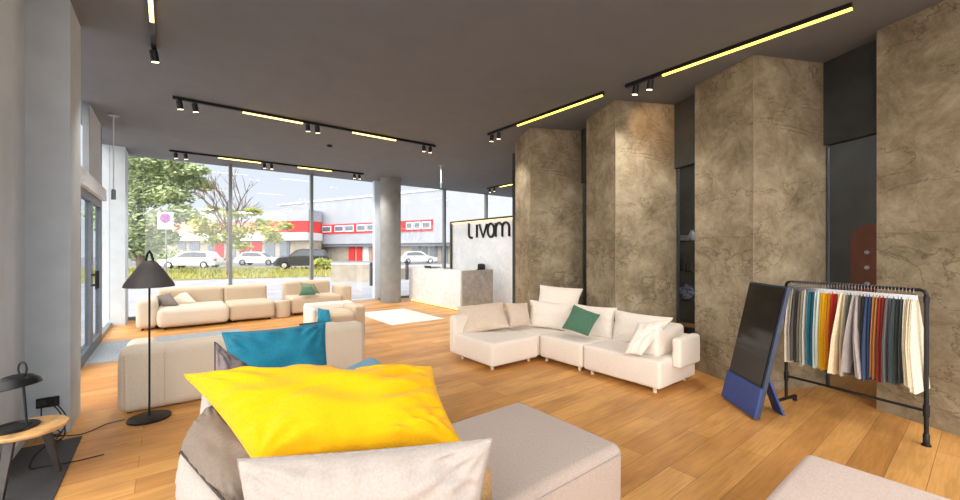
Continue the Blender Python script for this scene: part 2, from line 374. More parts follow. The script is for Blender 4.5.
# glazed gaps between the pillars
for i in range(3):
    P0 = Bs[i]+e2*1.0 + e1*.06; P1 = Bs[i+1]+e1*.86 + e2*.2
    d = (P1-P0).normalized(); nn = Vector((-d.y, d.x, 0))
    r = thing('window_%d' % (10+i), None, None, P0, kind='structure')
    def slab(a, b, t0, t1): return [a+nn*t0, b+nn*t0, b+nn*t1, a+nn*t1]
    S0 = Bs[i]+e2*1.025-e1*.01
    build('frame', MB().prism([S0, S0+e2*.035, S0+e2*.035+e1*.05, S0+e1*.05], 0, 2.83), 'alu', r)
    build('pane', MB().prism(slab(P0+d*.07, P1, 0, .01), 0, 2.8), 'dglass', r)
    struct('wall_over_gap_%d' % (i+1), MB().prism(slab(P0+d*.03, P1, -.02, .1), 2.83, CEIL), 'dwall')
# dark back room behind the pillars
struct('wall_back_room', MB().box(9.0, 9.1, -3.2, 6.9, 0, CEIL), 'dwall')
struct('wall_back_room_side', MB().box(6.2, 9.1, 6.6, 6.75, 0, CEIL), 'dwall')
struct('wall_right', MB().box(12.0, 12.15, 6.6, 12.4, 0, CEIL), 'gwall')
struct('wall_beside_pillars', MB().box(9.1, 12.1, 6.6, 6.75, 0, CEIL), 'gwall')
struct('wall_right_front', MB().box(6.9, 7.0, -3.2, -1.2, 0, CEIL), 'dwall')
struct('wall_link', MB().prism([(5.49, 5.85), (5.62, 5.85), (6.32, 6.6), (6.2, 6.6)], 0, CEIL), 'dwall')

# floor coverings
one('entrance_mat', MB().box(-.93, 1.15, 7.75, 9.4, 0, .008), 'gmat', 'long grey entrance mat on the floor by the glass door', 'mat')
one('charcoal_mat', MB().box(-.93, -.58, 2.6, 4.8, 0, .008), 'rug', 'charcoal floor mat under the small round side table', 'mat')
one('pale_rug', MB().box(3.75, 5.05, 7.83, 9.85, 0, .012), 'wrug', 'white flat rug on the oak floor before the reception desk', 'rug')

# ------------------------------------------------------------------ reception
r = thing('reception_desk', 'white marble reception counter with a grey marble end and glowing base', 'desk', (6.45, 9.6, 0))
x0, x1, y0, y1 = 5.98, 7.08, 8.5, 11.3
build('front_panel', MB().box(x0, x0+.06, y0, y1, .07, 1.06), 'marble', r)
build('end_panel', MB().box(x0+.06, x1, y0, y0+.06, .0, 1.06), 'marble_grey', r, label='grey veined marble end panel')
build('end_panel', MB().box(x0+.06, x1, y1-.06, y1, .0, 1.06), 'marble_grey', r)
build('top', MB().box(x0+.06, x0+.4, y0+.06, y1-.06, 1.0, 1.055), 'marble', r)
build('worktop', MB().box(x0+.06, x1-.05, y0+.06, y1-.06, .72, .76), 'marble', r)
build('plinth', MB().box(x0+.06, x0+.1, y0+.06, y1-.06, 0, .07), 'dark', r)
build('base_light', MB().box(x0+.035, x0+.06, y0+.06, y1-.06, .02, .05), 'warm', r)

r = thing('office_chair', 'black office chair behind the reception counter, only its head showing', 'chair', (7.42, 9.75, 0))
mb = MB()
for k in range(5):
    a = 2*PI*k/5; mb.tube([(7.42, 9.75, .09), (7.42+.3*math.cos(a), 9.75+.3*math.sin(a), .06)], [.03, .018], 8)
build('base', mb, 'black', r)
for k in range(5):
    a = 2*PI*k/5; build('caster', MB().lathe([(.03, -.015), (.03, .015)], 12, Matrix.Rotation(PI/2, 4, 'X'), (7.42+.3*math.cos(a), 9.75+.3*math.sin(a), .031)), 'black', r)
build('column', MB().tube([(7.42, 9.75, .09), (7.42, 9.75, .45)], .025), 'chrome', r)
build('seat', MB().soft(7.18, 7.66, 9.5, 10.0, .44, .52, .035), 'black', r, smooth='all')
build('backrest', MB().soft(7.6, 7.68, 9.53, 9.97, .5, 1.0, .035), 'black', r, smooth='all')
build('headrest', MB().soft(7.59, 7.67, 9.56, 9.88, .99, 1.17, .04), 'black', r, smooth='all')

r = thing('laptop', 'dark laptop standing on the far end of the marble counter', 'laptop', (6.2, 10.5, 1.055))
build('keyboard_base', MB().box(6.12, 6.34, 10.2, 10.55, 1.056, 1.074), 'dark', r)
build('screen', MB().box(6.1, 6.12, 10.2, 10.55, 1.056, 1.13), 'dark', r)

XP = 7.8
r = thing('reception_wall', 'free-standing white marble partition with bronze frame and black lettering', 'partition', (XP+.06, 9.9, 0))
build('marble_face', MB().box(XP, XP+.12, 7.0, 11.56, 0, 2.53), 'marble', r)
build('frame', MB().box(XP-.05, XP+.14, 7.0, 11.65, 2.53, 2.585).box(XP-.05, XP+.14, 11.56, 11.65, 0, 2.53), 'bronze', r)
build('light_strip', MB().box(XP-.04, XP-.005, 7.0, 11.55, 2.505, 2.53), 'warm', r)
def arc(cy, cz, ry, rz, a0, a1, n=16): return [(XP-.03, cy+ry*math.cos(a0+(a1-a0)*k/n), cz+rz*math.sin(a0+(a1-a0)*k/n)) for k in range(n+1)]
zb, xh = 2.0, .41; R_ = .035
def letter(*strokes):
    mb = MB()
    for q in strokes: mb.tube(q, R_, 8)
    build('letter', mb, 'black', r, smooth=True)
def P(y, z): return (XP-.03, y, z)
letter([P(10.56, 2.47), P(10.56, 2.14)] + arc(10.46, 2.11, .1, .11, 0, -PI/2, 8)[1:] + [P(10.38, 2.0)])
letter([P(10.13, zb), P(10.13, zb+xh)])
letter([P(10.0, zb+xh), P(9.81, zb), P(9.62, zb+xh)])
letter(arc(9.43, zb+xh/2, .155, xh/2, 0, 2*PI, 28))
letter([P(9.2, zb), P(9.2, zb+xh)], [P(9.2, zb+xh-.15)] + arc(9.05, zb+xh-.15, .15, .15, 0, PI, 12) + [P(8.9, zb)],
       [P(8.9, zb+xh-.15)] + arc(8.75, zb+xh-.15, .15, .15, 0, PI, 12) + [P(8.6, zb)])

# ------------------------------------------------------------------ ceiling fittings
LIGHTS = []
def spot(parent, p, aim=(0, 0, -1), lit=True, body='black'):
    p = Vector(p); a = Vector(aim).normalized()
    h = build('spotlight', MB().tube([p, p+Vector((0, 0, -.05))], .012, 8).tube([p+Vector((0, 0, -.05))-a*.04, p+Vector((0, 0, -.05))+a*.075], .038, 16), body, parent, smooth=True)
    q = p+Vector((0, 0, -.05))+a*.0755
    build('lens', MB().tube([q, q+a*.004], .032, 16), 'bulb' if lit else 'chrome', h)
    LIGHTS.append((q+a*.06, a, lit))
def track(label, axis, fixed, a, b, leds, spots, ledm='led', h=.045):
    def bx(s, e, w, z0, z1):
        return MB().box(s, e, fixed-w, fixed+w, z0, z1) if axis == 'x' else MB().box(fixed-w, fixed+w, s, e, z0, z1)
    loc = ((a+b)/2, fixed, CEIL) if axis == 'x' else (fixed, (a+b)/2, CEIL)
    r = thing('track_light', label, 'ceiling light', loc, 'track lights on the ceiling')
    build('rail', bx(a, b, .022, CEIL-h, CEIL), 'black', r)
    for s, e in leds: build('light_bar', bx(s, e, .016, CEIL-h-.016, CEIL-h), ledm, r)
    for s in spots:
        p = (s, fixed, CEIL-h) if axis == 'x' else (fixed, s, CEIL-h)
        spot(r, p, (.15, .25, -1))
    return r
track('ceiling track light at the top left edge, ending in one bright spot', 'y', -.12, 3.4, 5.62, [(3.6, 4.86)], [5.55])
track('long ceiling track light over the middle of the room with two glowing bars', 'x', 7.2, .05, 4.42, [(.92, 1.8), (2.66, 3.52)], [.13, .31, 1.88, 2.04, 4.15, 4.3])
track('long ceiling track light closest to the windows', 'x', 11.1, .02, 4.42, [(.92, 1.8), (2.66, 3.52)], [.13, .31, 1.88, 2.04, 4.15, 4.3])
track('ceiling track light with a long yellow bar in front of the nearest stone pillars', 'y', 4.8, .77, 3.0, [(.77, 2.5)], [2.66, 2.86], 'ledy')
track('ceiling track light with a yellow bar before the two farthest stone pillars', 'y', 4.76, 3.32, 5.85, [(3.34, 5.05)], [5.55, 5.75], 'ledy')
track('short ceiling track light above the reception lettering', 'y', 8.9, 8.6, 11.0, [(8.7, 10.3)], [10.6, 10.85])
p = at(329.6, 146, 8.4)
one('smoke_detector', MB().lathe([(.03, CEIL-.045), (.05, CEIL-.035), (.055, CEIL-.012), (.055, CEIL)], 20, c=(p.x, p.y, 0)), 'black', 'small round black detector on the ceiling between two track lights', 'detector', smooth=True)
for (x, y, zb_, lb) in ((-.70, 8.8, 2.42, 'slim white pendant hanging near the glass door'), (5.55, 8.75, 3.2, 'short slim pendant hanging above the white rug')):
    r = thing('pendant_lamp', lb, 'pendant', (x, y, CEIL))
    build('canopy', MB().lathe([(.07, CEIL-.02), (.08, CEIL)], 20, c=(x, y, 0)), 'white' if y < 8.2 else 'alu', r)
    build('cord', MB().tube([(x, y, CEIL-.02), (x, y, zb_+.16)], .008, 6), 'white', r)
    build('lamp_shade', MB().lathe([(.028, zb_), (.03, zb_+.01), (.03, zb_+.15), (.012, zb_+.17)], 16, c=(x, y, 0)), 'white' if y < 8.2 else 'alu', r, smooth=True)

# ------------------------------------------------------------------ far sofa by the window
def feet(r, pts, h=.05, m='black', rad=.02):
    for x, y in pts: build('foot', MB().tube([(x, y, 0), (x, y, h)], rad, 10), m, r)
r = thing('modular_sofa', 'long beige modular sofa directly before the window wall, with armrest at its left', 'sofa', (.7, 10.75, 0))
build('armrest', MB().soft(-.5, -.17, 10.3, 11.45, .04, .6, .08), 'cream', r, smooth='all')
build('seat', MB().soft(-.17, 1.04, 10.1, 11.2, .05, .41, .09, .02), 'cream', r, smooth='all')
build('seat', MB().soft(1.05, 1.95, 10.2, 11.2, .05, .41, .07, .015), 'beige', r, smooth='all')
build('backrest', MB().soft(-.17, 1.03, 11.15, 11.5, .05, .74, .07), 'beige', r, smooth='all')
build('backrest', MB().soft(1.05, 1.95, 11.15, 11.5, .05, .74, .07), 'beige', r, smooth='all')
feet(r, [(-.4, 10.4), (-.05, 10.2), (.95, 10.2), (1.15, 10.3), (1.85, 10.3), (-.4, 11.3), (.5, 11.4), (1.85, 11.4)], .06)
r = thing('modular_sofa', 'shorter beige sofa before the window wall with green cushions on its seat', 'sofa', (3.0, 10.8, 0))
build('seat', MB().soft(2.35, 3.58, 10.4, 11.2, .05, .44, .07, .015), 'beige', r, smooth='all')
build('backrest', MB().soft(2.35, 3.5, 11.15, 11.45, .05, .78, .07), 'beige', r, smooth='all')
build('armrest', MB().soft(3.58, 3.85, 10.45, 11.3, .05, .66, .07), 'beige', r, smooth='all')
feet(r, [(2.45, 10.5), (3.5, 10.5), (3.75, 10.55), (2.45, 11.35), (3.75, 11.2)], .06)
one('round_pouf', MB().lathe([(.15, .0), (.175, .02), (.18, .1), (.18, .36), (.165, .39), (.1, .4), (.01, .4)], 32, c=(2.15, 10.45, 0)), 'beige', 'small round beige pouf between the two sofas at the window', 'pouf', smooth=True)
def pq(px, d): return [at(x, y, d_) for (x, y), d_ in zip(px, d)]
pillow('cushion', pq([(168, 309), (196, 302), (184, 287), (160, 293)], [8.7, 8.75, 9.2, 9.1]), .14, 'cream', 'large cream cushion on the left end of the long window sofa', 3, wr=.008)
pillow('cushion', pq([(163, 308), (179, 305), (170, 293), (157, 296)], [8.35, 8.4, 8.7, 8.6]), .12, 'dgrey', 'small grey cushion in the left corner of the long window sofa', 4, wr=.008)
pillow('cushion', pq([(299, 295.5), (316, 294.5), (312, 286.5), (302, 287)], [9.75, 9.8, 9.9, 9.9]), .14, 'green', 'dark green cushion lying in front on the shorter window sofa', 5, wr=.008)
pillow('cushion', pq([(303, 293), (320, 293.5), (314, 284), (300, 282.5)], [10.0, 10.05, 10.15, 10.1]), .14, mat('sage_fabric', (122, 132, 104), .95, var=.1, scale=40, bump=.2), 'sage green cushion behind the dark green one on the shorter window sofa', 6, wr=.008)

# cream armchair behind the beige sofa
r = thing('armchair', 'low cream armchair with raised frame holding a small teal cushion', 'armchair', (2.4, 7.4, 0))
build('backrest', MB().soft(1.98, 2.83, 7.62, 7.86, .03, .61, .03, .004), 'ivory', r, smooth='all')
build('armrest', MB().soft(2.62, 2.83, 7.0, 7.63, .03, .6, .05, .004), 'beige', r, smooth='all')
build('armrest', MB().soft(1.92, 2.0, 7.1, 7.66, .03, .6, .03, .004), 'ivory', r, smooth='all')
build('seat', MB().soft(2.0, 2.64, 6.95, 7.62, .05, .52, .09, .02), 'beige', r, smooth='all')
feet(r, [(2.05, 7.2), (2.7, 7.1), (2.05, 7.75), (2.75, 7.75)], .06)
pillow('cushion', pq([(317, 324), (332, 324), (329, 310), (318, 308)], [6.7, 6.65, 6.85, 6.9]), .12, 'teal', 'small teal cushion on the cream armchair behind the beige sofa', 8, wr=.01)

# ------------------------------------------------------------------ beige sofa with its back to the camera
r = thing('sofa', 'beige sofa turned with its smooth back to the camera, behind the floor lamp', 'sofa', (.9, 5.7, 0))
build('backrest', MB().soft(-.38, 2.08, 5.13, 5.42, .012, .64, .085, .008, .003), 'cream', r, smooth='all')
build('seat', MB().soft(-.3, 2.0, 5.42, 6.3, .06, .4, .07, .01), 'cream', r, smooth='all')
build('armrest', MB().soft(-.38, -.1, 5.42, 6.3, .05, .55, .08, .008), 'cream', r, smooth='all')
build('armrest', MB().soft(1.84, 2.07, 5.42, 6.3, .05, .5, .08, .008), 'beige', r, smooth='all')
build('seam', MB().tube([(-.335, 5.135, .07), (-.335, 5.135, .58)], .004, 6), 'taupe', r)
build('seam', MB().tube([(-.03, 5.122, .05), (-.03, 5.122, .59)], .003, 6), 'taupe', r)
feet(r, [(-.3, 5.22), (2.0, 5.22), (-.3, 6.2), (1.95, 6.2)], .06)
a, b = at(303, 323.5, 5.05), at(331, 319.5, 5.35)
r = thing('folded_tray', 'thin dark tray lying on the back of the beige sofa', 'tray', (1.45, 5.3, .66))
mb = MB().box(1.3, 1.56, 5.22, 5.36, .648, .66); build('tray_base', mb, 'legwood', r)
build('rim', MB().tube([(1.3, 5.22, .666), (1.56, 5.22, .666), (1.56, 5.36, .666), (1.3, 5.36, .666)], .007, 6, closed=True), 'legwood', r)

# ------------------------------------------------------------------ floor lamp
lx, ly = -.14, 4.93
r = thing('floor_lamp', 'black floor lamp with conical shade standing before the beige sofa back', 'floor lamp', (lx, ly, 0))
build('base', MB().lathe([(.165, 0), (.168, .004), (.168, .016), (.155, .022), (.02, .026)], 48, c=(lx, ly, 0)), 'black', r, smooth=True)
build('pole', MB().tube([(lx, ly, .02), (lx, ly, 1.5)], .0085, 12), 'black', r, smooth=True)
prof = [(.192, 1.25), (.196, 1.255), (.186, 1.285), (.115, 1.40), (.062, 1.478), (.04, 1.495), (.015, 1.5)]
build('lamp_shade', MB().lathe(prof + [(.012, 1.49), (.045, 1.485), (.107, 1.395), (.178, 1.285), (.188, 1.25)], 48, c=(lx, ly, 0)), mat('graphite_shade', (82, 79, 80), .6, .1, var=.06), r, smooth=True)
h = Vector((CA, -SA, 0))
c = Vector((lx, ly, 1.49))
build('strap', MB().tube([c-h*.035, c-h*.02+Vector((0, 0, .07)), c+h*0+Vector((0, 0, .1)), c+h*.02+Vector((0, 0, .07)), c+h*.035], .01, 8), 'black', r, smooth=True)
build('bulb', MB().lathe([(.02, 1.38), (.045, 1.33), (.045, 1.3), (.02, 1.27)], 16, c=(lx, ly, 0)), 'white', r, smooth=True)

def cable(name, pts, label):
    cu = [Vector(p) for p in pts]; out = []
    for i in range(len(cu)-1):
        p0, p1, p2, p3 = cu[max(i-1, 0)], cu[i], cu[i+1], cu[min(i+2, len(cu)-1)]
        for k in range(8):
            t = k/8; out.append(.5*((2*p1)+(-p0+p2)*t+(2*p0-5*p1+4*p2-p3)*t*t+(-p0+3*p1-3*p2+p3)*t**3))
    out.append(cu[-1])
    return one(name, MB().tube(out, .0045, 6), 'black', label, 'cable', smooth=True)
def G(px, py): 
    v = gnd(px, py); v.z = .013; return v
cable('power_cable', [G(125, 421), G(108, 425), G(92, 432), G(80, 436), G(66, 437), G(52, 438), (-.74, 4.985, .02), (-.84, 4.98, .12), (-.85, 4.978, .28)], 'black cable of the floor lamp running across the floor to the wall socket')
# ------------------------------------------------------------------ side table, table lamp, socket
tx, ty, th = -.735, 3.95, .425
r = thing('side_table', 'small round wooden side table with dark splayed legs on the charcoal mat', 'side table', (tx, ty, .008))
build('tabletop', MB().lathe([(.178, th-.03), (.192, th-.022), (.195, th-.008), (.19, th)], 48, c=(tx, ty, 0)), 'wood', r, smooth=True)
for ang in (58, 162, 236):
    a = math.radians(ang); d = Vector((math.cos(a), math.sin(a), 0)); s = Vector((-d.y, d.x, 0))
    t0 = Vector((tx, ty, th-.03))+d*.11; t1 = Vector((tx, ty, .009))+d*(.215 if ang == 58 else .17); 
    v = []
    for c0, w in ((t0, .032), (t1, .018)):
        v += [c0+s*w+d*.008, c0-s*w+d*.008, c0-s*w-d*.008, c0+s*w-d*.008]
    build('leg', MB().add(v, [(0, 1, 2, 3), (7, 6, 5, 4), (0, 4, 5, 1), (1, 5, 6, 2), (2, 6, 7, 3), (3, 7, 4, 0)]), 'legwood', r)
lb = Vector((-.80, 3.965, th))
r = thing('table_lamp', 'black metal table lamp with dome shade on the round side table', 'table lamp', lb)
build('base', MB().lathe([(.105, 0), (.118, .003), (.12, .01), (.11, .016), (.085, .016), (.08, .01), (.03, .009)], 40, c=lb), 'black', r, smooth=True)
st = lb + Vector((CA, -SA, 0))*.085
top = st + Vector((CA*-.03, SA*.03, .36))
build('stem', MB().tube([st+Vector((0, 0, .008)), top], .007, 10), 'black', r, smooth=True)
sc_ = top + Vector((-CA*.055, SA*.055, -.055))
T = Matrix.Rotation(math.radians(-10), 4, Vector((SA, CA, 0)))
build('lamp_shade', MB().lathe([(.125, -.035), (.128, -.03), (.118, .0), (.085, .03), (.04, .045), (.01, .048), (.01, .044), (.08, .024), (.112, -.002), (.122, -.035)], 40, T, c=sc_), 'black', r, smooth=True)
hh = Vector((CA, -SA, 0))
loop = [top+Vector((0, 0, -.01)) + hh*.028*math.sin(t) + Vector((0, 0, .04-.045*math.cos(t))) for t in [2*PI*k/20 for k in range(20)]]
build('handle_loop', MB().tube(loop, .006, 8, closed=True), 'black', r, smooth=True)

r = thing('wall_socket', 'black double wall socket on the grey pier beside the side table', 'socket', (-.815, 4.995, .25))
build('cover_plate', MB().soft(-.885, -.745, 4.985, 5.0, .25, .335, .006, 0, 0), 'black', r, smooth='all')
for sx in (-.85, -.782):
    build('outlet', MB().lathe([(.03, 0), (.026, .004), (.01, .002)], 20, Matrix.Rotation(PI/2, 4, 'X'), (sx, 4.985, .293)), 'dark', r)
build('plug', MB().lathe([(.02, 0), (.018, .035), (.008, .05)], 16, Matrix.Rotation(PI/2, 4, 'X'), (-.782, 4.984, .293)), 'black', r, smooth=True)
cable('power_cable', [(-.782, 4.93, .29), (-.72, 4.88, .2), (-.68, 4.75, .06), G(48, 446), G(34, 458), G(30, 470), G(45, 468), G(75, 463), G(104, 456)], 'black cable looping down from the socket and out over the charcoal mat')
cable('power_cable', [st+Vector((.0, .02, .012)), st+Vector((.0, .12, -.0)), st+Vector((.06, .2, -.12)), (-.62, 4.3, .2), (-.70, 4.5, .1), (-.66, 4.72, .2), (-.80, 4.97, .34)], 'black cable from the table lamp hanging beside the side table')

# ------------------------------------------------------------------ blue sofa group in the foreground
r = thing('blue_sofa', 'light blue upholstered sofa in the foreground under the piled cushions', 'sofa', (.9, 2.4, 0))
bx_ = MB()
def softpoly(pts, z0, z1, rr=.05):
    n = len(pts); cx = sum(p[0] for p in pts)/n; cy = sum(p[1] for p in pts)/n
    mb = MB(); rings = []
    prof = [(rr, z0), (0, z0+rr)] + [(rr*(1-math.cos(t*PI/10)), z1-rr+rr*math.sin(t*PI/10)) for t in range(6)]
    # resample outline with rounded corners
    out = []
    for i in range(n):
        p = Vector(pts[i]).to_2d(); a = Vector(pts[i-1]).to_2d(); b = Vector(pts[(i+1) % n]).to_2d()
        p0 = p+(a-p).normalized()*.09; p1 = p+(b-p).normalized()*.09
        for k in range(6):
            t = k/5; out.append((1-t)**2*p0+2*t*(1-t)*p+t*t*p1)
    V = []; m_ = len(out)
    for off, z in prof:
        for q in out:
            dr = (Vector((cx, cy))-q); dr.normalize(); qq = q+dr*off; V.append(Vector((qq.x, qq.y, z)))
    Fc = [(i*m_+k, i*m_+(k+1) % m_, (i+1)*m_+(k+1) % m_, (i+1)*m_+k) for i in range(len(prof)-1) for k in range(m_)]
    Fc += [tuple(range(m_-1, -1, -1)), tuple((len(prof)-1)*m_+k for k in range(m_))]
    return mb.add(V, Fc)
build('seat', softpoly([(.08, 1.27), (1.1, 1.27), (1.12, 3.2), (1.74, 3.4), (1.8, 4.27), (1.36, 3.97), (.95, 3.55), (.32, 3.45), (.3, 2.55), (.08, 2.45)], .06, .42), 'blue', r, smooth=True)
build('armrest', MB().soft(.08, 1.1, 1.0, 1.26, .05, .6, .06), 'blue', r, smooth='all')
feet(r, [(.18, 1.1), (1.0, 1.1), (.45, 3.3), (1.68, 4.0), (1.65, 3.6)], .07)
r = one('bolster', MB().soft(.42, 1.08, 1.27, 1.44, .42, .70, .05, .01), 'tan', 'tan padded bolster with dark edge wedged behind the pale grey cushion', 'bolster', smooth='all')

r = thing('ottoman', 'large warm grey upholstered ottoman in the centre foreground', 'ottoman', (1.7, 1.85, 0))
build('seat', MB().soft(1.16, 2.19, 1.38, 2.30, .05, .42, .055, .008, .002), 'grey', r, smooth='all')
build('seam', MB().tube([(1.2, 1.372, .375), (2.15, 1.372, .375)], .003, 6), 'lgrey', r)
feet(r, [(1.25, 1.48), (2.1, 1.48), (2.1, 2.2), (1.3, 2.2)], .06)
r = thing('ottoman', 'pinkish beige ottoman corner at the bottom right', 'ottoman', (2.5, .2, 0))
build('seat', MB().soft(2.06, 2.96, -.24, .68, .05, .42, .05, .006, .002), 'pinkbeige', r, smooth='all')
feet(r, [(2.15, -.15), (2.87, -.15), (2.87, .58), (2.15, .58)], .06)

# cushions
pillow('cushion', pq([(236, 408), (333, 404), (325, 322), (222, 333)], [2.55, 2.75, 2.95, 2.7]), .2, 'teal', 'teal velvet cushion behind the big yellow one', 11, wr=.022, pinch=.06, n=44,
       fold=[(.3, .9, -1.2, .12, .012), (.75, .88, 1.1, .1, .012)])
pillow('cushion', pq([(212, 420), (262, 392), (247, 366), (215, 342)], [2.2, 2.3, 2.45, 2.25]), .14, mat('slate_linen', (128, 118, 120), .95, var=.08, scale=120, bump=.2), 'grey cushion peeking up left of the teal cushion', 12, wr=.02, piping='seam')
pillow('cushion', pq([(192, 470), (250, 470), (245, 372), (204, 378)], [1.75, 1.75, 2.35, 2.3]), .14, 'lgrey', 'light grey back cushion standing under the left tip of the yellow cushion', 13, wr=.01)
# two-tone cushion: brown-grey upper face, pale lower face, dark seam between
pillow('cushion', pq([(180, 453), (232, 535), (285, 470), (212, 406)], [1.5, 1.2, 1.4, 1.68]), .2, mat('umber_linen', (128, 115, 104), .95, var=.03, scale=90, bump=.12), 'brown-grey cushion with dark seam at the left below the yellow cushion', 14, wr=.008, pinch=.02, piping='seam', n=40)
pillow('cushion', pq([(188, 545), (236, 580), (232, 510), (181, 452)], [1.42, 1.22, 1.18, 1.46]), .1, 'lgrey', 'pale grey cushion edge at the far left of the foreground pile', 15, wr=.006, pinch=.01, piping='seam')
pillow('cushion', pq([(258, 466), (462, 446), (431, 367), (184, 375)], [1.3, 1.42, 1.74, 1.55]), .21, 'yellow', 'big bright yellow cushion on top of the foreground pile', 21, wr=.014, pinch=.045, n=64, piping=mat('yellow_piping', (226, 172, 10), .9, var=.05, scale=60),
       fold=[(.62, .95, -1.7, .09, .075), (.68, .9, .15, .14, .02), (.87, .55, .7, .16, .034), (.93, .38, .6, .18, .03), (.86, .78, .8, .14, .03), (.84, .22, .5, .2, .022), (.3, .5, .6, .3, .012)])
pillow('cushion', pq([(252, 590), (470, 590), (492, 439), (238, 460)], [1.16, 1.2, 1.24, 1.2]), .2, 'lgrey', 'pale grey linen cushion nearest the camera in front of the yellow one', 22, wr=.014, pinch=.035, n=60, piping=mat('grey_piping', (150, 142, 138), .9, var=.05, scale=60),
       fold=[(.3, .93, -1.4, .08, .012), (.55, .95, -1.7, .07, .01), (.82, .9, -1.0, .12, .014), (.9, .8, -1.2, .12, .012)])

# ------------------------------------------------------------------ cream corner sofa
r = thing('corner_sofa', 'cream modular corner sofa with loose cushions before the stone pillars', 'sofa', (4.3, 3.6, 0))
for a in ((3.34, 4.2, 4.02, 4.9), (4.22, 5.1, 4.06, 4.9), (4.24, 5.1, 3.29, 4.04), (4.24, 5.1, 2.24, 3.27)):
    build('seat', MB().soft(*a, .06, .37, .035, .01, .003), 'ivory', r, smooth='all')
build('backrest', MB().soft(3.34, 4.62, 4.88, 5.04, .06, .62, .04), 'ivory', r, smooth='all')
build('backrest', MB().soft(4.94, 5.12, 2.3, 4.7, .06, .56, .04), 'ivory', r, smooth='all')
build('armrest', MB().soft(4.42, 5.08, 2.36, 2.56, .36, .68, .05, .01), 'ivory', r, smooth='all')
build('side_flap', MB().soft(4.5, 5.0, 2.14, 2.24, .27, .60, .03, .006), 'ivory', r, smooth='all')
feet(r, [(3.42, 4.12), (4.1, 4.12), (3.42, 4.8), (4.32, 3.97), (4.32, 3.38), (4.32, 3.18), (4.32, 2.34), (5.0, 2.34), (5.0, 4.7)], .07, 'foot', .022)
pillow('cushion', pq([(463, 335), (510, 327), (503, 302), (457, 307)], [5.95, 5.95, 6.3, 6.3]), .2, 'taupe', 'large taupe cushion at the left end of the cream corner sofa', 31, wr=.014, piping='lgrey')
pillow('cushion', pq([(509, 328), (531, 325), (527, 303), (505, 303)], [6.05, 6.2, 6.45, 6.3]), .16, 'taupe', 'small taupe cushion beside the large taupe one on the corner sofa', 32, wr=.012)
pillow('cushion', pq([(529, 326), (573, 332), (574, 304), (530, 300)], [6.3, 6.05, 6.25, 6.5]), .2, 'ivory', 'wide ivory cushion in the corner of the cream sofa', 33, wr=.012)
pillow('cushion', pq([(536, 310), (577, 310), (583, 289), (540, 285)], [6.5, 6.35, 6.6, 6.75]), .14, 'ivory', 'ivory cushion standing highest above the corner of the cream sofa', 34, wr=.012)
pillow('cushion', pq([(572, 336), (612, 339), (617, 308), (575, 304)], [5.95, 5.55, 5.7, 6.1]), .18, 'ivory', 'ivory back cushion behind the green cushion', 35, wr=.012)
pillow('cushion', pq([(612, 341), (656, 348), (673, 318), (615, 310)], [5.5, 4.95, 5.05, 5.65]), .18, 'ivory', 'ivory back cushion on the right seat of the cream sofa', 36, wr=.012)
pillow('cushion', pq([(562, 328), (588, 336), (600, 315), (574, 305)], [5.55, 5.35, 5.5, 5.75]), .15, 'green', 'dark green knitted cushion on the cream corner sofa', 37, wr=.01)
pillow('cushion', pq([(624, 354), (641, 356), (672, 320), (638, 323)], [4.6, 4.5, 4.75, 4.85]), .14, 'ivory', 'ivory cushion leaning on the right armrest of the corner sofa', 38, wr=.014, piping='lgrey')

# ------------------------------------------------------------------ leaning display
BL, BR = Vector((4.75, 1.80, .02)), Vector((4.33, 1.36, .02))
bk = Vector((.707, -.707, 0)); TL, TR = BL+bk*.27+Vector((0, 0, 1.24)), BR+bk*.27+Vector((0, 0, 1.24))
nrm = (BR-BL).cross(TL-BL).normalized()
if nrm.dot(Vector((-1, 0, 0))) < 0: nrm = -nrm
def pan(a, b, u0, u1, t0, t1):   # u along width, v up
    v = []
    for t in (t0, t1):
        for u, w in ((u0, a), (u1, a), (u1, b), (u0, b)):
            p = BL*(1-u)*(1-w)+BR*u*(1-w)+TR*u*w+TL*(1-u)*w; v.append(p+nrm*t)
    return MB().add(v, [(3, 2, 1, 0), (4, 5, 6, 7), (0, 1, 5, 4), (1, 2, 6, 5), (2, 3, 7, 6), (3, 0, 4, 7)])
r = thing('display_stand', 'tall black screen in a navy frame leaning back beside the sample rack', 'screen', (4.6, 1.6, 0))
build('frame', pan(0, 1, 0, 1, -.035, 0), 'navyf', r)
build('screen', pan(.235, .985, .025, .955, .001, .008), 'screen', r)
build('lower_panel', pan(0, .225, 0, 1, .001, .02), 'navy', r)
c = (BL+BR)/2
side = (BR-BL).normalized()
b0 = c+bk*.12+Vector((0, 0, .42))-nrm*.05+side*.08; f0 = c+bk*.33+side*.06; f0.z = 0
v = []
for p, w in ((b0, .06), (f0, .08)):
    v += [p-side*w, p+side*w, p+side*w+bk*.02, p-side*w+bk*.02]
build('rear_leg', MB().add(v, [(0, 1, 2, 3), (7, 6, 5, 4), (0, 4, 5, 1), (1, 5, 6, 2), (2, 6, 7, 3), (3, 7, 4, 0)]), 'navy', r)

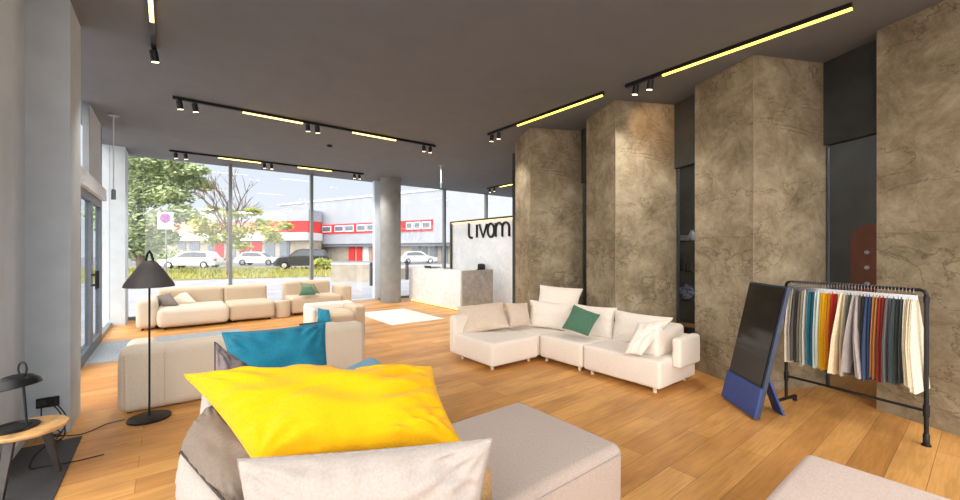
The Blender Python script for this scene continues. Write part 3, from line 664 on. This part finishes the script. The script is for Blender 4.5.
# ------------------------------------------------------------------ sample rack
RA, RB = Vector((5.10, 1.33, 0)), Vector((4.885, .335, 0)); ZR = 1.27
rd = (RB-RA); RL = rd.length; rd.normalize(); rn = Vector((-rd.y, rd.x, 0))
if rn.x > 0: rn = -rn            # towards the room
r = thing('garment_rack', 'black pipe rack on which the coloured fabric samples hang', 'rack', (RA+RB)/2)
def pipe(nm, a, b, rad=.015): return build(nm, MB().tube([a, b], rad, 12), 'black', r, smooth=True)
Z = lambda z: Vector((0, 0, z))
build('top_rail', MB().tube([RA+Z(1.2), RA+Z(1.24), RA+rd*.012+Z(1.262), RA+rd*.035+Z(ZR), RB-rd*.035+Z(ZR), RB-rd*.012+Z(1.262), RB+Z(1.24), RB+Z(1.2)], .014, 12), 'black', r, smooth='all')
for p in (RA, RB):
    build('post', MB().tube([p+Z(.06), p+Z(1.21)], .015, 12).tube([p+Z(.24), p+Z(.33)], .021, 12).tube([p+Z(1.17), p+Z(1.22)], .02, 12), 'black', r, smooth=True)
    if p is RB:
        build('foot', MB().lathe([(.03, 0), (.03, .012), (.021, .02), (.021, .09), (.016, .1)], 16, c=p), 'black', r, smooth=True); continue
    build('foot', MB().tube([p-rn*.16+Z(.05), p+rn*.16+Z(.05)], .016, 10).tube([p-rn*.16+Z(0), p-rn*.16+Z(.06)], .02, 10).tube([p+rn*.16+Z(0), p+rn*.16+Z(.06)], .02, 10), 'black', r, smooth=True)
pipe('lower_rail', RA+Z(.285), RB+Z(.285), .012)
samples = [
 ((226, 216, 200), 'cream', 1), ((206, 196, 182), 'stone beige', 1), ((92, 88, 84), 'charcoal', 1), ((74, 72, 70), 'dark charcoal', 0), ((118, 108, 98), 'brown-grey', 0),
 ((196, 190, 178), 'pale grey', 0), ((220, 214, 200), 'off-white', 0), ((104, 150, 160), 'dusty aqua', 0), ((30, 112, 140), 'teal', 0), ((24, 96, 128), 'deep teal', 0), ((206, 230, 226), 'pale mint', 0), ((222, 236, 240), 'ice white', 0),
 ((250, 208, 20), 'bright yellow', 0), ((246, 196, 10), 'sun yellow', 0), ((228, 156, 20), 'mustard', 0), ((214, 132, 30), 'ochre', 0), ((198, 46, 34), 'red', 0), ((170, 34, 32), 'dark red', 0),
 ((226, 190, 150), 'peach beige', 0), ((240, 222, 188), 'buttery cream', 2), ((232, 214, 184), 'sand', 1), ((120, 124, 108), 'olive grey', 0), ((90, 94, 90), 'slate green', 0),
 ((176, 168, 166), 'light grey', 2), ((192, 182, 180), 'pinkish grey', 2), ((96, 88, 82), 'dark taupe', 0), ((58, 56, 54), 'near-black', 0), ((52, 78, 124), 'navy blue', 1), ((44, 66, 108), 'midnight blue', 0),
 ((206, 150, 84), 'caramel', 0), ((186, 116, 58), 'cinnamon', 0), ((168, 56, 36), 'rust red', 0), ((142, 44, 36), 'brick red', 0), ((124, 120, 124), 'mauve grey', 1), ((96, 102, 108), 'steel grey', 0),
 ((62, 74, 76), 'dark slate', 1), ((50, 62, 62), 'blackish green', 0), ((70, 84, 84), 'sea slate', 0),
 ((238, 226, 200), 'warm ivory', 1), ((232, 218, 190), 'linen cream', 2), ((242, 232, 210), 'milk cream', 2)]
ns = len(samples)
for i, (colr, nm, fl) in enumerate(samples):
    s = .045 + (RL-.1)*(i+.5)/ns
    base = RA+rd*s; rng = random.Random(i*13+5)
    near = samples[i-1][1] if i else None
    lb = '%s fabric sample hanging on the rack%s' % (nm, (' right of the %s one' % near) if near else ' at its left end')
    ln = .74+rng.uniform(-.025, .03); ztop = 1.205
    g = thing('fabric_sample', lb, 'fabric sample', (base.x, base.y, ztop), 'fabric samples on the rack')
    colr = tuple(v*.93 for v in colr)
    mt = fabric('sample_%s' % nm.replace(' ', '_').replace('-', '_'), colr, .07, .3)
    V = []; Fc = []; NU, NV = 20, 14
    pitch = (RL-.1)/ns
    w0, w1 = pitch*.42, pitch*(.46 + .38*fl)          # half-width along the rail, top and bottom
    dtop, dbot = .045, .1+.03*fl
    lean = rng.uniform(-.004, .004) + (.012 if i >= ns-3 else 0) - (.02 if nm in ('buttery cream', 'light grey') else 0) + (.02 if nm == 'pinkish grey' else 0)
    ph = rng.uniform(0, 6)
    for j in range(NV+1):
        t = j/NV; z = ztop - ln*t
        hw = w0+(w1-w0)*t**1.3; dp = dtop+(dbot-dtop)*min(1, t*1.8)**.7
        for k in range(NU):
            a = 2*PI*k/NU
            wv = 1+.16*math.sin(3*a+ph+t)*(.3+.7*t)
            ex = math.copysign(abs(math.cos(a))**.7, math.cos(a)); ey = math.copysign(abs(math.sin(a))**.8, math.sin(a))
            V.append(base + rd*(ex*hw*wv+lean*t*(1+t)) + rn*(ey*dp*(1+.1*math.sin(5*a+ph))) + Z(z + .006*math.sin(a*2+ph)*t))
    Fc = [(j*NU+k, j*NU+(k+1) % NU, (j+1)*NU+(k+1) % NU, (j+1)*NU+k) for j in range(NV) for k in range(NU)]
    Fc += [tuple(range(NU)), tuple(NV*NU+k for k in range(NU))]
    build('cloth', MB().add(V, Fc), mt, g, smooth=True)
    hk = [base+Z(1.222)] + [base+Z(1.262)+rn*.02*math.sin(t)+Z(-.026*math.cos(t)*-1 - .0) for t in (PI*.95, PI*.6, PI*.3, 0, -PI*.3, -PI*.6)]
    hk = [base+rn*0+Z(1.208), base+Z(1.235)+rn*.02, base+Z(1.27)+rn*.021, base+Z(1.29), base+Z(1.275)-rn*.02]
    hb = build('hanger', MB().tube(hk, .0026, 6).tube([base-rn*.045+Z(1.207), base+rn*.045+Z(1.207)], .004, 6), 'chrome', g, smooth=True)
    build('clip', MB().box(-.006, .006, -.03, .012, -.022, .02, Matrix.Translation(base+rn*.04+Z(1.207))), 'chrome', hb)

# ------------------------------------------------------------------ objects in the dark back room
r = thing('shelf_unit', 'dark metal shelf seen through the gap between stone pillars', 'shelf', (6.9, 2.95, 0))
cx, cy = 6.75, 3.0
for px_, d_ in ((0, 0),):
    for z in (.3, .8, 1.25, 1.75): build('shelf', MB().box(6.5, 6.9, 2.3, 3.4, z-.02, z), 'dark', r)
    for (x, y) in ((6.51, 2.31), (6.89, 2.31), (6.51, 3.39), (6.89, 3.39)): build('post', MB().box(x-.012, x+.012, y-.012, y+.012, 0, 1.95), 'dark', r)
def shelfpt(px, py):            # where the sight line meets the shelf line x = 6.62
    t = (px-480)/F; dx, dy = SA+CA*t, CA-SA*t; k = 6.62/dx
    return Vector((6.62, dy*k, EYE-(py-250)/F*k))
p = shelfpt(687, 302)
T = Matrix.Rotation(math.radians(80), 4, Vector((SA, CA, 0)).cross(Vector((0, 0, 1))))
p.z = .8+.125
r = thing('porcelain_plate', 'round blue and white porcelain plate standing on the dark shelf', 'plate', (p.x, p.y, .8))
build('dish', MB().lathe([(.04, 0), (.07, .004), (.12, .018), (.122, .022), (.07, .01), (.01, .006)], 36, Matrix.Rotation(math.radians(-80), 4, Vector((0, 1, 0))), p), 'porcelain', r, smooth=True)
for k, (px, hgt, lb) in enumerate(((681.5, .3, 'tall dark bottle on the shelf above the porcelain plate'), (687.5, .22, 'short dark bottle right beside the tall one on the shelf'))):
    p = shelfpt(px, 0)
    one('bottle', MB().lathe([(.035, 1.25), (.037, 1.26), (.037, 1.25+hgt*.6), (.014, 1.25+hgt*.78), (.013, 1.25+hgt), (.016, 1.25+hgt+.01)], 18, c=(p.x, p.y, 0)), 'bottle', lb, 'bottle', smooth=True)
p = shelfpt(684.5, 0)
one('white_box', MB().soft(p.x-.05, p.x+.05, p.y-.05, p.y+.05, 1.751, 1.84, .008, 0, 0), 'white', 'small pale box on the upper shelf in the gap', 'box', smooth='all')
p = shelfpt(692, 0)
one('vase', MB().lathe([(.03, 1.751), (.045, 1.78), (.05, 1.84), (.03, 1.89), (.02, 1.9), (.028, 1.92)], 20, c=(p.x, p.y, 0)), 'white', 'pale rounded vase on the upper shelf in the gap', 'vase', smooth=True)
# terracotta board
r = thing('display_board', 'tall terracotta board with rounded top and white knobs in the dark room', 'board', (6.95, .7, 0))
def lane(px, x):
    t = (px-480)/F; dx, dy = SA+CA*t, CA-SA*t; return x*dy/dx
ya = lane(850.5, 6.9); yb = ya-.75; zt = 1.92; rr = .2; pts = []
for k in range(9): a = PI/2*k/8; pts.append((ya-rr+rr*math.cos(a), zt-rr+rr*math.sin(a)))
for k in range(9): a = PI/2+PI/2*k/8; pts.append((yb+rr+rr*math.cos(a), zt-rr+rr*math.sin(a)))
pts += [(yb, 0), (ya, 0)]
n = len(pts)
build('board', MB().add([(6.9, y, z) for y, z in pts]+[(6.94, y, z) for y, z in pts], [tuple(range(n)), tuple(range(2*n-1, n-1, -1))]+[(i, (i+1) % n, (i+1) % n+n, i+n) for i in range(n)]), 'terra', r)
yk = lane(867, 6.9)
for zz in (1.57, 1.38, 1.18, .98, .78):
    build('knob', MB().lathe([(.012, 0), (.024, .012), (.024, .025), (.012, .032)], 16, Matrix.Rotation(-PI/2, 4, 'Y'), (6.9, yk, zz)), 'white', r, smooth=True)

# ------------------------------------------------------------------ outside
one('paved_forecourt', MB().box(-60, 90, 12.4, 140, -.3, -.03), 'paving', 'pale paved forecourt outside the windows', 'paving')
bpy.data.objects['paved_forecourt']['kind'] = 'structure'
one('outside_ground', MB().box(-60, XW-.2, -30, 12.39, -.3, -.03), 'paving', 'pale paving beside the glass door', 'paving')['kind'] = 'structure'
one('street_ground', MB().box(XW-.19, 60, -40, -3.3, -.3, -.03), 'paving', 'pale paving in front of the showroom', 'paving')['kind'] = 'structure'
def patch(name, pxs, z, m, label):
    pts = [gnd(*p) for p in pxs]
    o = build(name, MB().prism([(p.x, p.y) for p in pts], z-.02, z), m); props(o, label, 'ground', kind='structure'); return o
patch('lawn', [(60, 283), (335, 275.5), (345, 266.5), (60, 268.5)], .01, 'grass', 'strip of dry yellow-green grass between forecourt and road')
patch('road', [(60, 268.4), (345, 266.4), (520, 262), (520, 257), (60, 257.5)], .0, 'road', 'pale asphalt street with parked cars')
# tufts
mb = MB(); rng = random.Random(3)
for k in range(2600):
    px = rng.uniform(90, 338); py = rng.uniform(268, 280 - (px-90)*.012); p = gnd(px, py)
    hh_ = rng.uniform(.08, .3); a = rng.uniform(0, PI); w = Vector((math.cos(a), math.sin(a), 0))*.06
    mb.add([p-w, p+w, p+Vector((rng.uniform(-.08, .08), rng.uniform(-.08, .08), hh_))], [(0, 1, 2)])
o = one('long_grass', mb, mat('grass_blades', (168, 172, 84), .9, c2=(184, 176, 112), scale=.6), 'tufts of yellowing grass on the verge outside', 'grass'); o['kind'] = 'stuff'

def foliage(blobs, n, s, rng, flat=1.0):
    mb = MB()
    for (c, rx, rz) in blobs:
        for k in range(n):
            while True:
                q = Vector((rng.uniform(-1, 1), rng.uniform(-1, 1), rng.uniform(-1, 1)))
                if q.length <= 1: break
            q = q*(.55+.45*rng.random()); p = Vector(c)+Vector((q.x*rx, q.y*rx, q.z*rz))
            a = Vector((rng.gauss(0, 1), rng.gauss(0, 1), rng.gauss(0, .6))).normalized(); b = a.orthogonal().normalized()
            ss = s*rng.uniform(.6, 1.4)
            mb.add([p-a*ss, p-b*ss*.5, p+a*ss, p+b*ss*.5], [(0, 1, 2, 3)])
    return mb
def branchy(mb, p, d, ln, rad, depth, rng):
    q = p+d*ln; mb.tube([p, (p+q)/2+Vector((rng.uniform(-.04, .04), rng.uniform(-.04, .04), 0))*ln, q], [rad, rad*.8, rad*.6], 5)
    tips = [q]
    if depth > 0:
        for k in range(3 if depth > 1 else 2):
            nd = (d + Vector((rng.uniform(-.8, .8), rng.uniform(-.8, .8), rng.uniform(-.05, .5)))).normalized()
            tips += branchy(mb, q-d*ln*rng.uniform(0, .45), nd, ln*.68, rad*.55, depth-1, rng)
    return tips
# spruce-like tree at the left
rng = random.Random(11)
d = 27.0
def aw(px, py, d=27.0): return at(px, py, d)
r = thing('tree', 'big pale green pine outside at the left end of the window', 'tree', at(140, 273.7, d), 'trees outside the window')
tb = at(140, 273.7, d); tb.z = 0
build('trunk', MB().tube([tb, tb+Z(3.5), tb+Z(7.4)], [.22, .16, .06], 8), 'bark', r)
bl = []
for (px, py, rr_, rz) in ((150, 172, 1.7, 1.1), (182, 170, 1.5, .8), (200, 184, 1.0, .55), (140, 196, 1.9, 1.2), (172, 196, 1.7, .8), (150, 222, 1.9, 1.2), (128, 240, 1.8, 1.3), (183, 214, 1.2, .7), (120, 180, 2.0, 1.7), (140, 250, 1.5, .8), (165, 160, 1.4, .6), (198, 170, .8, .4), (116, 215, 2.0, 1.6), (160, 238, 1.3, .8), (170, 182, 1.6, .9), (130, 160, 1.6, .9)):
    bl.append((at(px, py, d+rng.uniform(-1, 1)), rr_, rz))
build('foliage', foliage(bl, 520, .19, rng), 'pine', r)
d = 24.0
tb = gnd(229, 276)
r = thing('tree', 'thin half-bare tree with lime lower leaves outside behind a window mullion', 'tree', tb, 'trees outside the window')
tb.z = -.02; rng = random.Random(5)
mb = MB(); mb.tube([tb, tb+Z(2.6)], [.16, .11], 8); tips = []
for k in range(7):
    a = 2*PI*k/7; tips += branchy(mb, tb+Z(2.0+.2*k), Vector((math.cos(a)*.55, math.sin(a)*.55, .9)).normalized(), 1.7, .06, 3, rng)
build('trunk', mb, 'bark', r)
bl = []
for (px, py, rr_, rz) in ((200, 222, .9, .5), (222, 228, .9, .6), (245, 232, .9, .55), (262, 224, .8, .45), (275, 238, .8, .4), (215, 240, .8, .4), (240, 246, .8, .35), (232, 214, .9, .4), (284, 226, .7, .35), (212, 210, .6, .3), (205, 232, .9, .5), (232, 236, .9, .5), (254, 212, .7, .3), (270, 232, .8, .4)):
    bl.append((at(px, py, tb.dot(Vector((SA, CA, 0)))+rng.uniform(-.8, .8)), rr_, rz))
build('foliage', foliage(bl, 150, .14, rng), 'lime', r)
for k, (px, py, dd, w, lb) in enumerate(((150, 258, 46, 5, 'pale hedge far outside below the pine'), (322, 268, 33, 1.1, 'low bush by the road edge beside the concrete wall'))):
    b0 = gnd(px, 250+640/dd)
    r = thing('bush', lb, 'bush', b0, 'bushes outside')
    build('foliage', foliage([(b0+Z(.7*w/4+.25), w*.8, .7*w/4+.3)], 700, .2, random.Random(k)), 'pine' if k != 1 else 'lime', r)
    build('trunk', MB().tube([b0+Z(-.05), b0+Z(.8)], .06, 6), 'bark', r)

# no-stopping sign
sp = gnd(166.2, 275.5); fx = Vector((CA, -SA, 0)); fy = Vector((-SA, -CA, 0))     # facing the window
r = thing('road_sign', 'white sign plate with blue and magenta no-stopping disc on a post', 'sign', (sp.x, sp.y, 0))
zc = EYE+(250-218.5)/F*25; s_ = 25/F
def card(u0, u1, v0, v1, t0, t1): 
    return MB().add([sp+fx*u+fy*t+Z(v-sp.z) for t in (t0, t1) for u, v in ((u0, v0), (u1, v0), (u1, v1), (u0, v1))], [(3, 2, 1, 0), (4, 5, 6, 7), (0, 1, 5, 4), (1, 2, 6, 5), (2, 3, 7, 6), (3, 0, 4, 7)])
build('post', MB().tube([sp+Z(-.02), sp+Z(zc+.4)], .045, 10), 'alu', r)
build('plate', card(-.49, .49, zc-.66, zc+.4, .05, .07), 'white', r)
def disc(rad, t, m):
    v = [sp+fy*t+fx*rad*math.cos(2*PI*k/32)+Z(zc+.02+rad*.92*math.sin(2*PI*k/32)) for k in range(32)]
    build('disc', MB().add(v+[p-fy*.004 for p in v], [tuple(range(32)), tuple(range(63, 31, -1))]+[(k, (k+1) % 32, (k+1) % 32+32, k+32) for k in range(32)]), m, r)
disc(.34, .078, 'signred'); disc(.26, .084, 'signblue')
for sgn in (1, -1):
    build('cross_bar', MB().tube([sp+fy*.09+fx*-.2*sgn+Z(zc+.02-.19), sp+fy*.09+fx*.2*sgn+Z(zc+.02+.19)], .03, 6), 'signred', r)

# cars
def car(label, p, yaw, m, L=4.4, W=1.8, H=1.45, name='car', suv=False):
    r = thing(name, label, 'car', (p.x, p.y, 0), rz=yaw)
    b = MB(); K = []
    z0, zs = .28, .62*H
    prof = [(-L/2, .42), (-L/2+.03, .62), (-L/2+.12, zs-.04), (-L*.3, zs+.02), (-L*.05, zs+.04), (L*.2, zs), (L*.42, zs-.12), (L/2-.03, .6), (L/2, .42), (L/2-.08, z0), (-L/2+.08, z0)]
    def extr(pr, w0, w1=None, zlim=None):
        w1 = w1 or w0; n = len(pr); v = []
        for sgn in (-1, 1):
            for x, z in pr:
                w = w0 if (zlim is None or z < zlim) else w1
                v.append((x, sgn*w, z))
        return MB().add(v, [tuple(range(n)), tuple(range(2*n-1, n-1, -1))]+[(i, (i+1) % n, (i+1) % n+n, i+n) for i in range(n)])
    build('body', extr(prof, W/2), m, r, local=True)
    rr_ = -L*.46 if suv else -L*.40
    roof = [(rr_, zs), (rr_+.28, H-.08), (-L*.22, H), (L*.02, H-.01), (L*.1, H-.08), (L*.25, zs)]
    build('roof', extr(roof, W/2-.03, W/2-.22, H-.2), m, r, local=True)
    for sgn in (-1, 1):
        win = [(rr_+.25, zs+.05), (rr_+.42, H-.13), (-L*.1, H-.07), (L*.05, H-.12), (L*.19, zs+.05)]
        n = len(win); v = [(x, sgn*(W/2-.03-(z-zs)/(H-zs)*.17+.02), z) for x, z in win]
        v2 = [(x, y-sgn*.03, z) for x, y, z in v]
        build('side_window', MB().add(v+v2, [tuple(range(n)), tuple(range(2*n-1, n-1, -1))]+[(i, (i+1) % n, (i+1) % n+n, i+n) for i in range(n)]), 'cglass', r, local=True)
        build('headlight', MB().box(L/2-.22, L/2-.005, sgn*(W/2-.2)-.16, sgn*(W/2-.2)+.16, .62, .74), 'chrome', r, local=True)
        build('tail_light', MB().box(-L/2+.02, -L/2+.14, sgn*(W/2-.15)-.12, sgn*(W/2-.15)+.155, .66, .84), 'lampred', r, local=True)
        for x in (-L*.3, L*.31):
            w = build('wheel', MB().tube([(x, sgn*(W/2-.18), .32), (x, sgn*(W/2+.015), .32)], .32, 20), 'tyre', r, local=True)
            build('hubcap', MB().tube([(x-w.location.x, sgn*(W/2+.005)-w.location.y, .32-w.location.z), (x-w.location.x, sgn*(W/2+.03)-w.location.y, .32-w.location.z)], .19, 16), 'chrome', w, local=True)
    xf = [(L*.24, zs+.03), (L*.11, H-.1)]
    build('windscreen', MB().add([(xf[0][0]+.02, -.7, xf[0][1]), (xf[0][0]+.02, .7, xf[0][1]), (xf[1][0]+.02, .6, xf[1][1]), (xf[1][0]+.02, -.6, xf[1][1])], [(0, 1, 2, 3)]), 'cglass', r, local=True)
    return r
yv = -math.atan2(SA, CA)          # across the view
car('white estate car parked outside, seen behind the sign post', gnd(193, 268.2), yv+PI+.08, 'carw', 4.7, 1.8, 1.5)
car('smaller white car parked farther off behind the thin tree', gnd(259, 265.2), yv+.1, 'carw', 4.2, 1.75, 1.42)
car('black off-road car parked outside at the right of the white cars', gnd(303, 268.6), yv+PI+.35, 'carb', 4.4, 1.85, 1.7, suv=True)
car('silver car standing far outside right of the round pillar', gnd(418, 263.5), yv+.3, 'carw', 4.3, 1.75, 1.45)

# low concrete wall + bollards + cabinet
p0, p1 = gnd(331, 281), gnd(378, 281)
dv = (p1-p0).normalized(); bk_ = Vector((-dv.y, dv.x, 0))
r = thing('concrete_wall', 'low pale concrete wall outside just left of the round pillar', 'wall', (p0+p1)/2)
build('block', MB().prism([p0, p1, p1+bk_*.25, p0+bk_*.25], -.03, .86), 'concrete', r)
build('coping', MB().prism([p0-bk_*.03, p1-bk_*.03, p1+bk_*.28, p0+bk_*.28], .86, .93), 'white', r)
for px, py, lb in ((371.5, 285, 'dark bollard in front of the low concrete wall'), (407, 279, 'dark bollard outside right of the round pillar')):
    p = gnd(px, py); one('bollard', MB().lathe([(.09, -.03), (.09, .85), (.075, .88), (.09, .9), (.09, 1.0), (.04, 1.03)], 16, c=(p.x, p.y, 0)), 'dark', lb, 'bollard', smooth=True)
p = gnd(425, 277); one('planter', MB().box(p.x-2.2, p.x+1.6, p.y-.4, p.y+.4, -.03, .5).box(p.x-2.25, p.x+1.65, p.y-.45, p.y+.45, .5, .56), 'concrete', 'long pale concrete planter outside behind the reception counter', 'planter')

# large hall
A0, A1 = room(-33.5, 66.7), room(18.0, 35.4)
hd = (A1-A0); HL = hd.length; ang = math.atan2(hd.y, hd.x)
r = thing('hall_building', 'large pale grey hall with red window band across the street', 'building', A0, 'buildings across the street', rz=ang)
L_ = lambda *a: MB().box(*a)
build('wall', L_(0, HL, 0, 20, 2.5, 9.0), 'hall', r, local=True)
build('roof_edge', L_(-.3, HL+.2, -.15, 20, 9.0, 9.25), 'white', r, local=True)
build('soffit', L_(0, HL, .3, 2, 2.1, 2.5), 'halld', r, local=True)
build('ground_floor_wall', L_(0, HL, 1.5, 19, 0, 2.2), 'concrete', r, local=True)
def sloc(px):
    X, Y = A0.x, A0.y
    t = (px-480)/F; dx, dy = SA+CA*t, CA-SA*t
    # intersect ray (k*dx,k*dy) with A0 + s*h
    hx, hy = hd.x/HL, hd.y/HL; det = -dx*hy+dy*hx
    return (-dx*A0.y+dy*A0.x)/det*-1 if False else ((A0.x*dy-A0.y*dx)/(hy*dx-hx*dy))
s0, s1 = sloc(300), sloc(433)
build('red_band', L_(s0, s1, -.12, 0, 4.0, 5.4), 'red', r, local=True)
k = 0
for a, b in ((313.5, 322), (323, 332), (335.5, 344.5), (345.5, 354.5), (357.5, 366.5), (367.5, 377), (407, 413.5), (414.5, 421.5), (422.5, 431.5)):
    w = build('window', L_(sloc(a), sloc(b), -.18, -.1, 4.25, 5.2), 'white', r, local=True)
    q0, q1 = sloc(a)+.15, sloc(b)-.15; lc = w.location
    build('pane', MB().box(q0-lc.x, q1-lc.x, -.21-lc.y, -.19-lc.y, 4.4-lc.z, 5.05-lc.z), 'bglass', w, local=True)
for a, b, m in ((341, 347, 'red'), (349, 354, 'red'), (356, 361, 'white'), (364, 370, 'red'), (372, 378, 'halld'), (405, 412, 'bglass'), (414, 420, 'bglass'), (423, 430, 'bglass'), (434, 441, 'halld')):
    build('door_leaf', L_(sloc(a), sloc(b), 1.38, 1.5, 0, 2.1), m, r, local=True)
# red-banded building at the left
A0, A1 = room(-62, 66), room(-24.5, 58)
hd = (A1-A0); HL = hd.length; ang = math.atan2(hd.y, hd.x)
r = thing('shop_building', 'low white building with vivid red fascia behind the trees', 'building', A0, 'buildings across the street', rz=ang)
build('wall', L_(0, HL, 0, 2.5, 0, 3.0), 'concrete', r, local=True)
build('canopy', L_(-.2, HL+.2, -1.2, 2.5, 3.0, 4.1), 'white', r, local=True)
build('red_fascia', L_(0, HL-7, -.6, 2.5, 4.1, 5.8), mat('faded_red_fascia', (222, 134, 118), .7, c2=(232, 168, 140), scale=.4), r, local=True)
build('red_fascia', L_(HL-7, HL, -.6, 2.5, 4.1, 5.8), 'red', r, local=True, label='vivid red end of the fascia')
build('roof_edge', L_(0, HL+.1, -.7, 2.6, 5.8, 7.4), 'hall', r, local=True)
for a, b, m in ((208, 214, 'bglass'), (215, 224, 'red'), (226, 236, 'bglass'), (240, 250, 'red'), (252, 262, 'red'), (265, 275, 'bglass'), (280, 290, 'bglass'), (178, 186, 'bglass'), (190, 200, 'bglass')):
    build('shopfront', L_(sloc(a), sloc(b), -.08, 0, .1, 2.8), m, r, local=True)

# ------------------------------------------------------------------ light
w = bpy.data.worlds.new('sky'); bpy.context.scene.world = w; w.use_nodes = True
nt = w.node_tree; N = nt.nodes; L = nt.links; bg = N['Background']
tc = N.new('ShaderNodeTexCoord')
# pale hazy sky ahead; added bright lobe behind-left of camera to light the interior
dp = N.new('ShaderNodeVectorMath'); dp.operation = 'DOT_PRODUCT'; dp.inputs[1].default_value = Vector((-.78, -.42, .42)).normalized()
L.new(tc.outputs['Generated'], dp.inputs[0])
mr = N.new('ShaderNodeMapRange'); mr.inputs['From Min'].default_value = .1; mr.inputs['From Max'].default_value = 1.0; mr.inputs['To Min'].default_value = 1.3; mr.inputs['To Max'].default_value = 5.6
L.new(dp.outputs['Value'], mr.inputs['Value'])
sep = N.new('ShaderNodeSeparateXYZ'); L.new(tc.outputs['Generated'], sep.inputs[0])
cr = N.new('ShaderNodeValToRGB'); cr.color_ramp.elements[0].position = .0; cr.color_ramp.elements[0].color = lin((228, 233, 240)); cr.color_ramp.elements[1].position = .45; cr.color_ramp.elements[1].color = lin((190, 210, 234))
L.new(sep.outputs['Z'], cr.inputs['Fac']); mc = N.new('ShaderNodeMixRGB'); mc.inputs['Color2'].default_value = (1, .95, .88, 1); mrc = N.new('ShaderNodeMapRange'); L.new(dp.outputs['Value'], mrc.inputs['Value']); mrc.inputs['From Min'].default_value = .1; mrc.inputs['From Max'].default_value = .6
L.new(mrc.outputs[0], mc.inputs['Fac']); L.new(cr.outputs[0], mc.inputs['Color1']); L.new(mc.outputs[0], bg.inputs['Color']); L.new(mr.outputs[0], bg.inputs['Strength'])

def lamp(kind, name, loc, power, col, aim=(0, 0, -1), **kw):
    l = bpy.data.lights.new(name, kind); l.energy = power; l.color = col
    for k_, v_ in kw.items(): setattr(l, k_, v_)
    o = bpy.data.objects.new(name, l); COL.objects.link(o); o.location = loc
    o.rotation_euler = Vector(aim).to_track_quat('-Z', 'Y').to_euler(); return o
lamp('SUN', 'sun', (-10, -20, 15), .12, (1, .97, .92), aim=(.45, .75, -.42), angle=math.radians(12))
for q, a, lit in LIGHTS:
    lamp('SPOT', 'spot_beam', q, 60 if 4.6 < q.x < 5 else 120, (1, .95, .87), aim=a, spot_size=math.radians(125), spot_blend=1.0, shadow_soft_size=.03)
# wall washers on the pillars
lamp('SPOT', 'spot_beam', (4.86, 2.86, 3.66), 34, (1, .62, .32), aim=(.8, .15, -.3), spot_size=math.radians(75), spot_blend=1, shadow_soft_size=.03)
# added fill lamps behind the camera to brighten the foreground, no fixtures there
for (x, y, pw) in ((1.5, .3, 40), (3.4, -.6, 40)):
    lamp('AREA', 'fill_disc', (x, y-1.0, 3.7), pw, (1, .95, .88), shape='DISK', size=.8)

for x, y in ((7.6, 1.6), (7.6, 3.4), (7.0, 0)):
    lamp('POINT', 'back_room_fill', (x, y, 3.5), 45, (1, .9, .8), shadow_soft_size=.05)  # added lamps without fixtures, so the terracotta board shows through the glass
for y in (8.6, 10.4): lamp('SPOT', 'reception_fill', (5.4, y, 3.74), 170, (1, .97, .94), aim=(.55, 0, -.8), spot_size=math.radians(100), spot_blend=1, shadow_soft_size=.04)  # added spots without fixtures, brightening the dark reception wall
# ------------------------------------------------------------------ camera
cam = bpy.data.cameras.new('camera'); co = bpy.data.objects.new('camera', cam); COL.objects.link(co)
cam.lens = 36*F/960; cam.sensor_width = 36; cam.clip_end = 400; cam.clip_start = .05
co.location = (0, 0, EYE); co.rotation_euler = (PI/2, 0, -math.atan2(SA, CA))
sc = bpy.context.scene; sc.camera = co
sc.view_settings.view_transform = 'Standard'; sc.view_settings.exposure = 0.0
sc.cycles.use_denoising = True; sc.cycles.max_bounces = 8; sc.cycles.diffuse_bounces = 5; sc.cycles.transparent_max_bounces = 12
sc.cycles.sample_clamp_indirect = 6
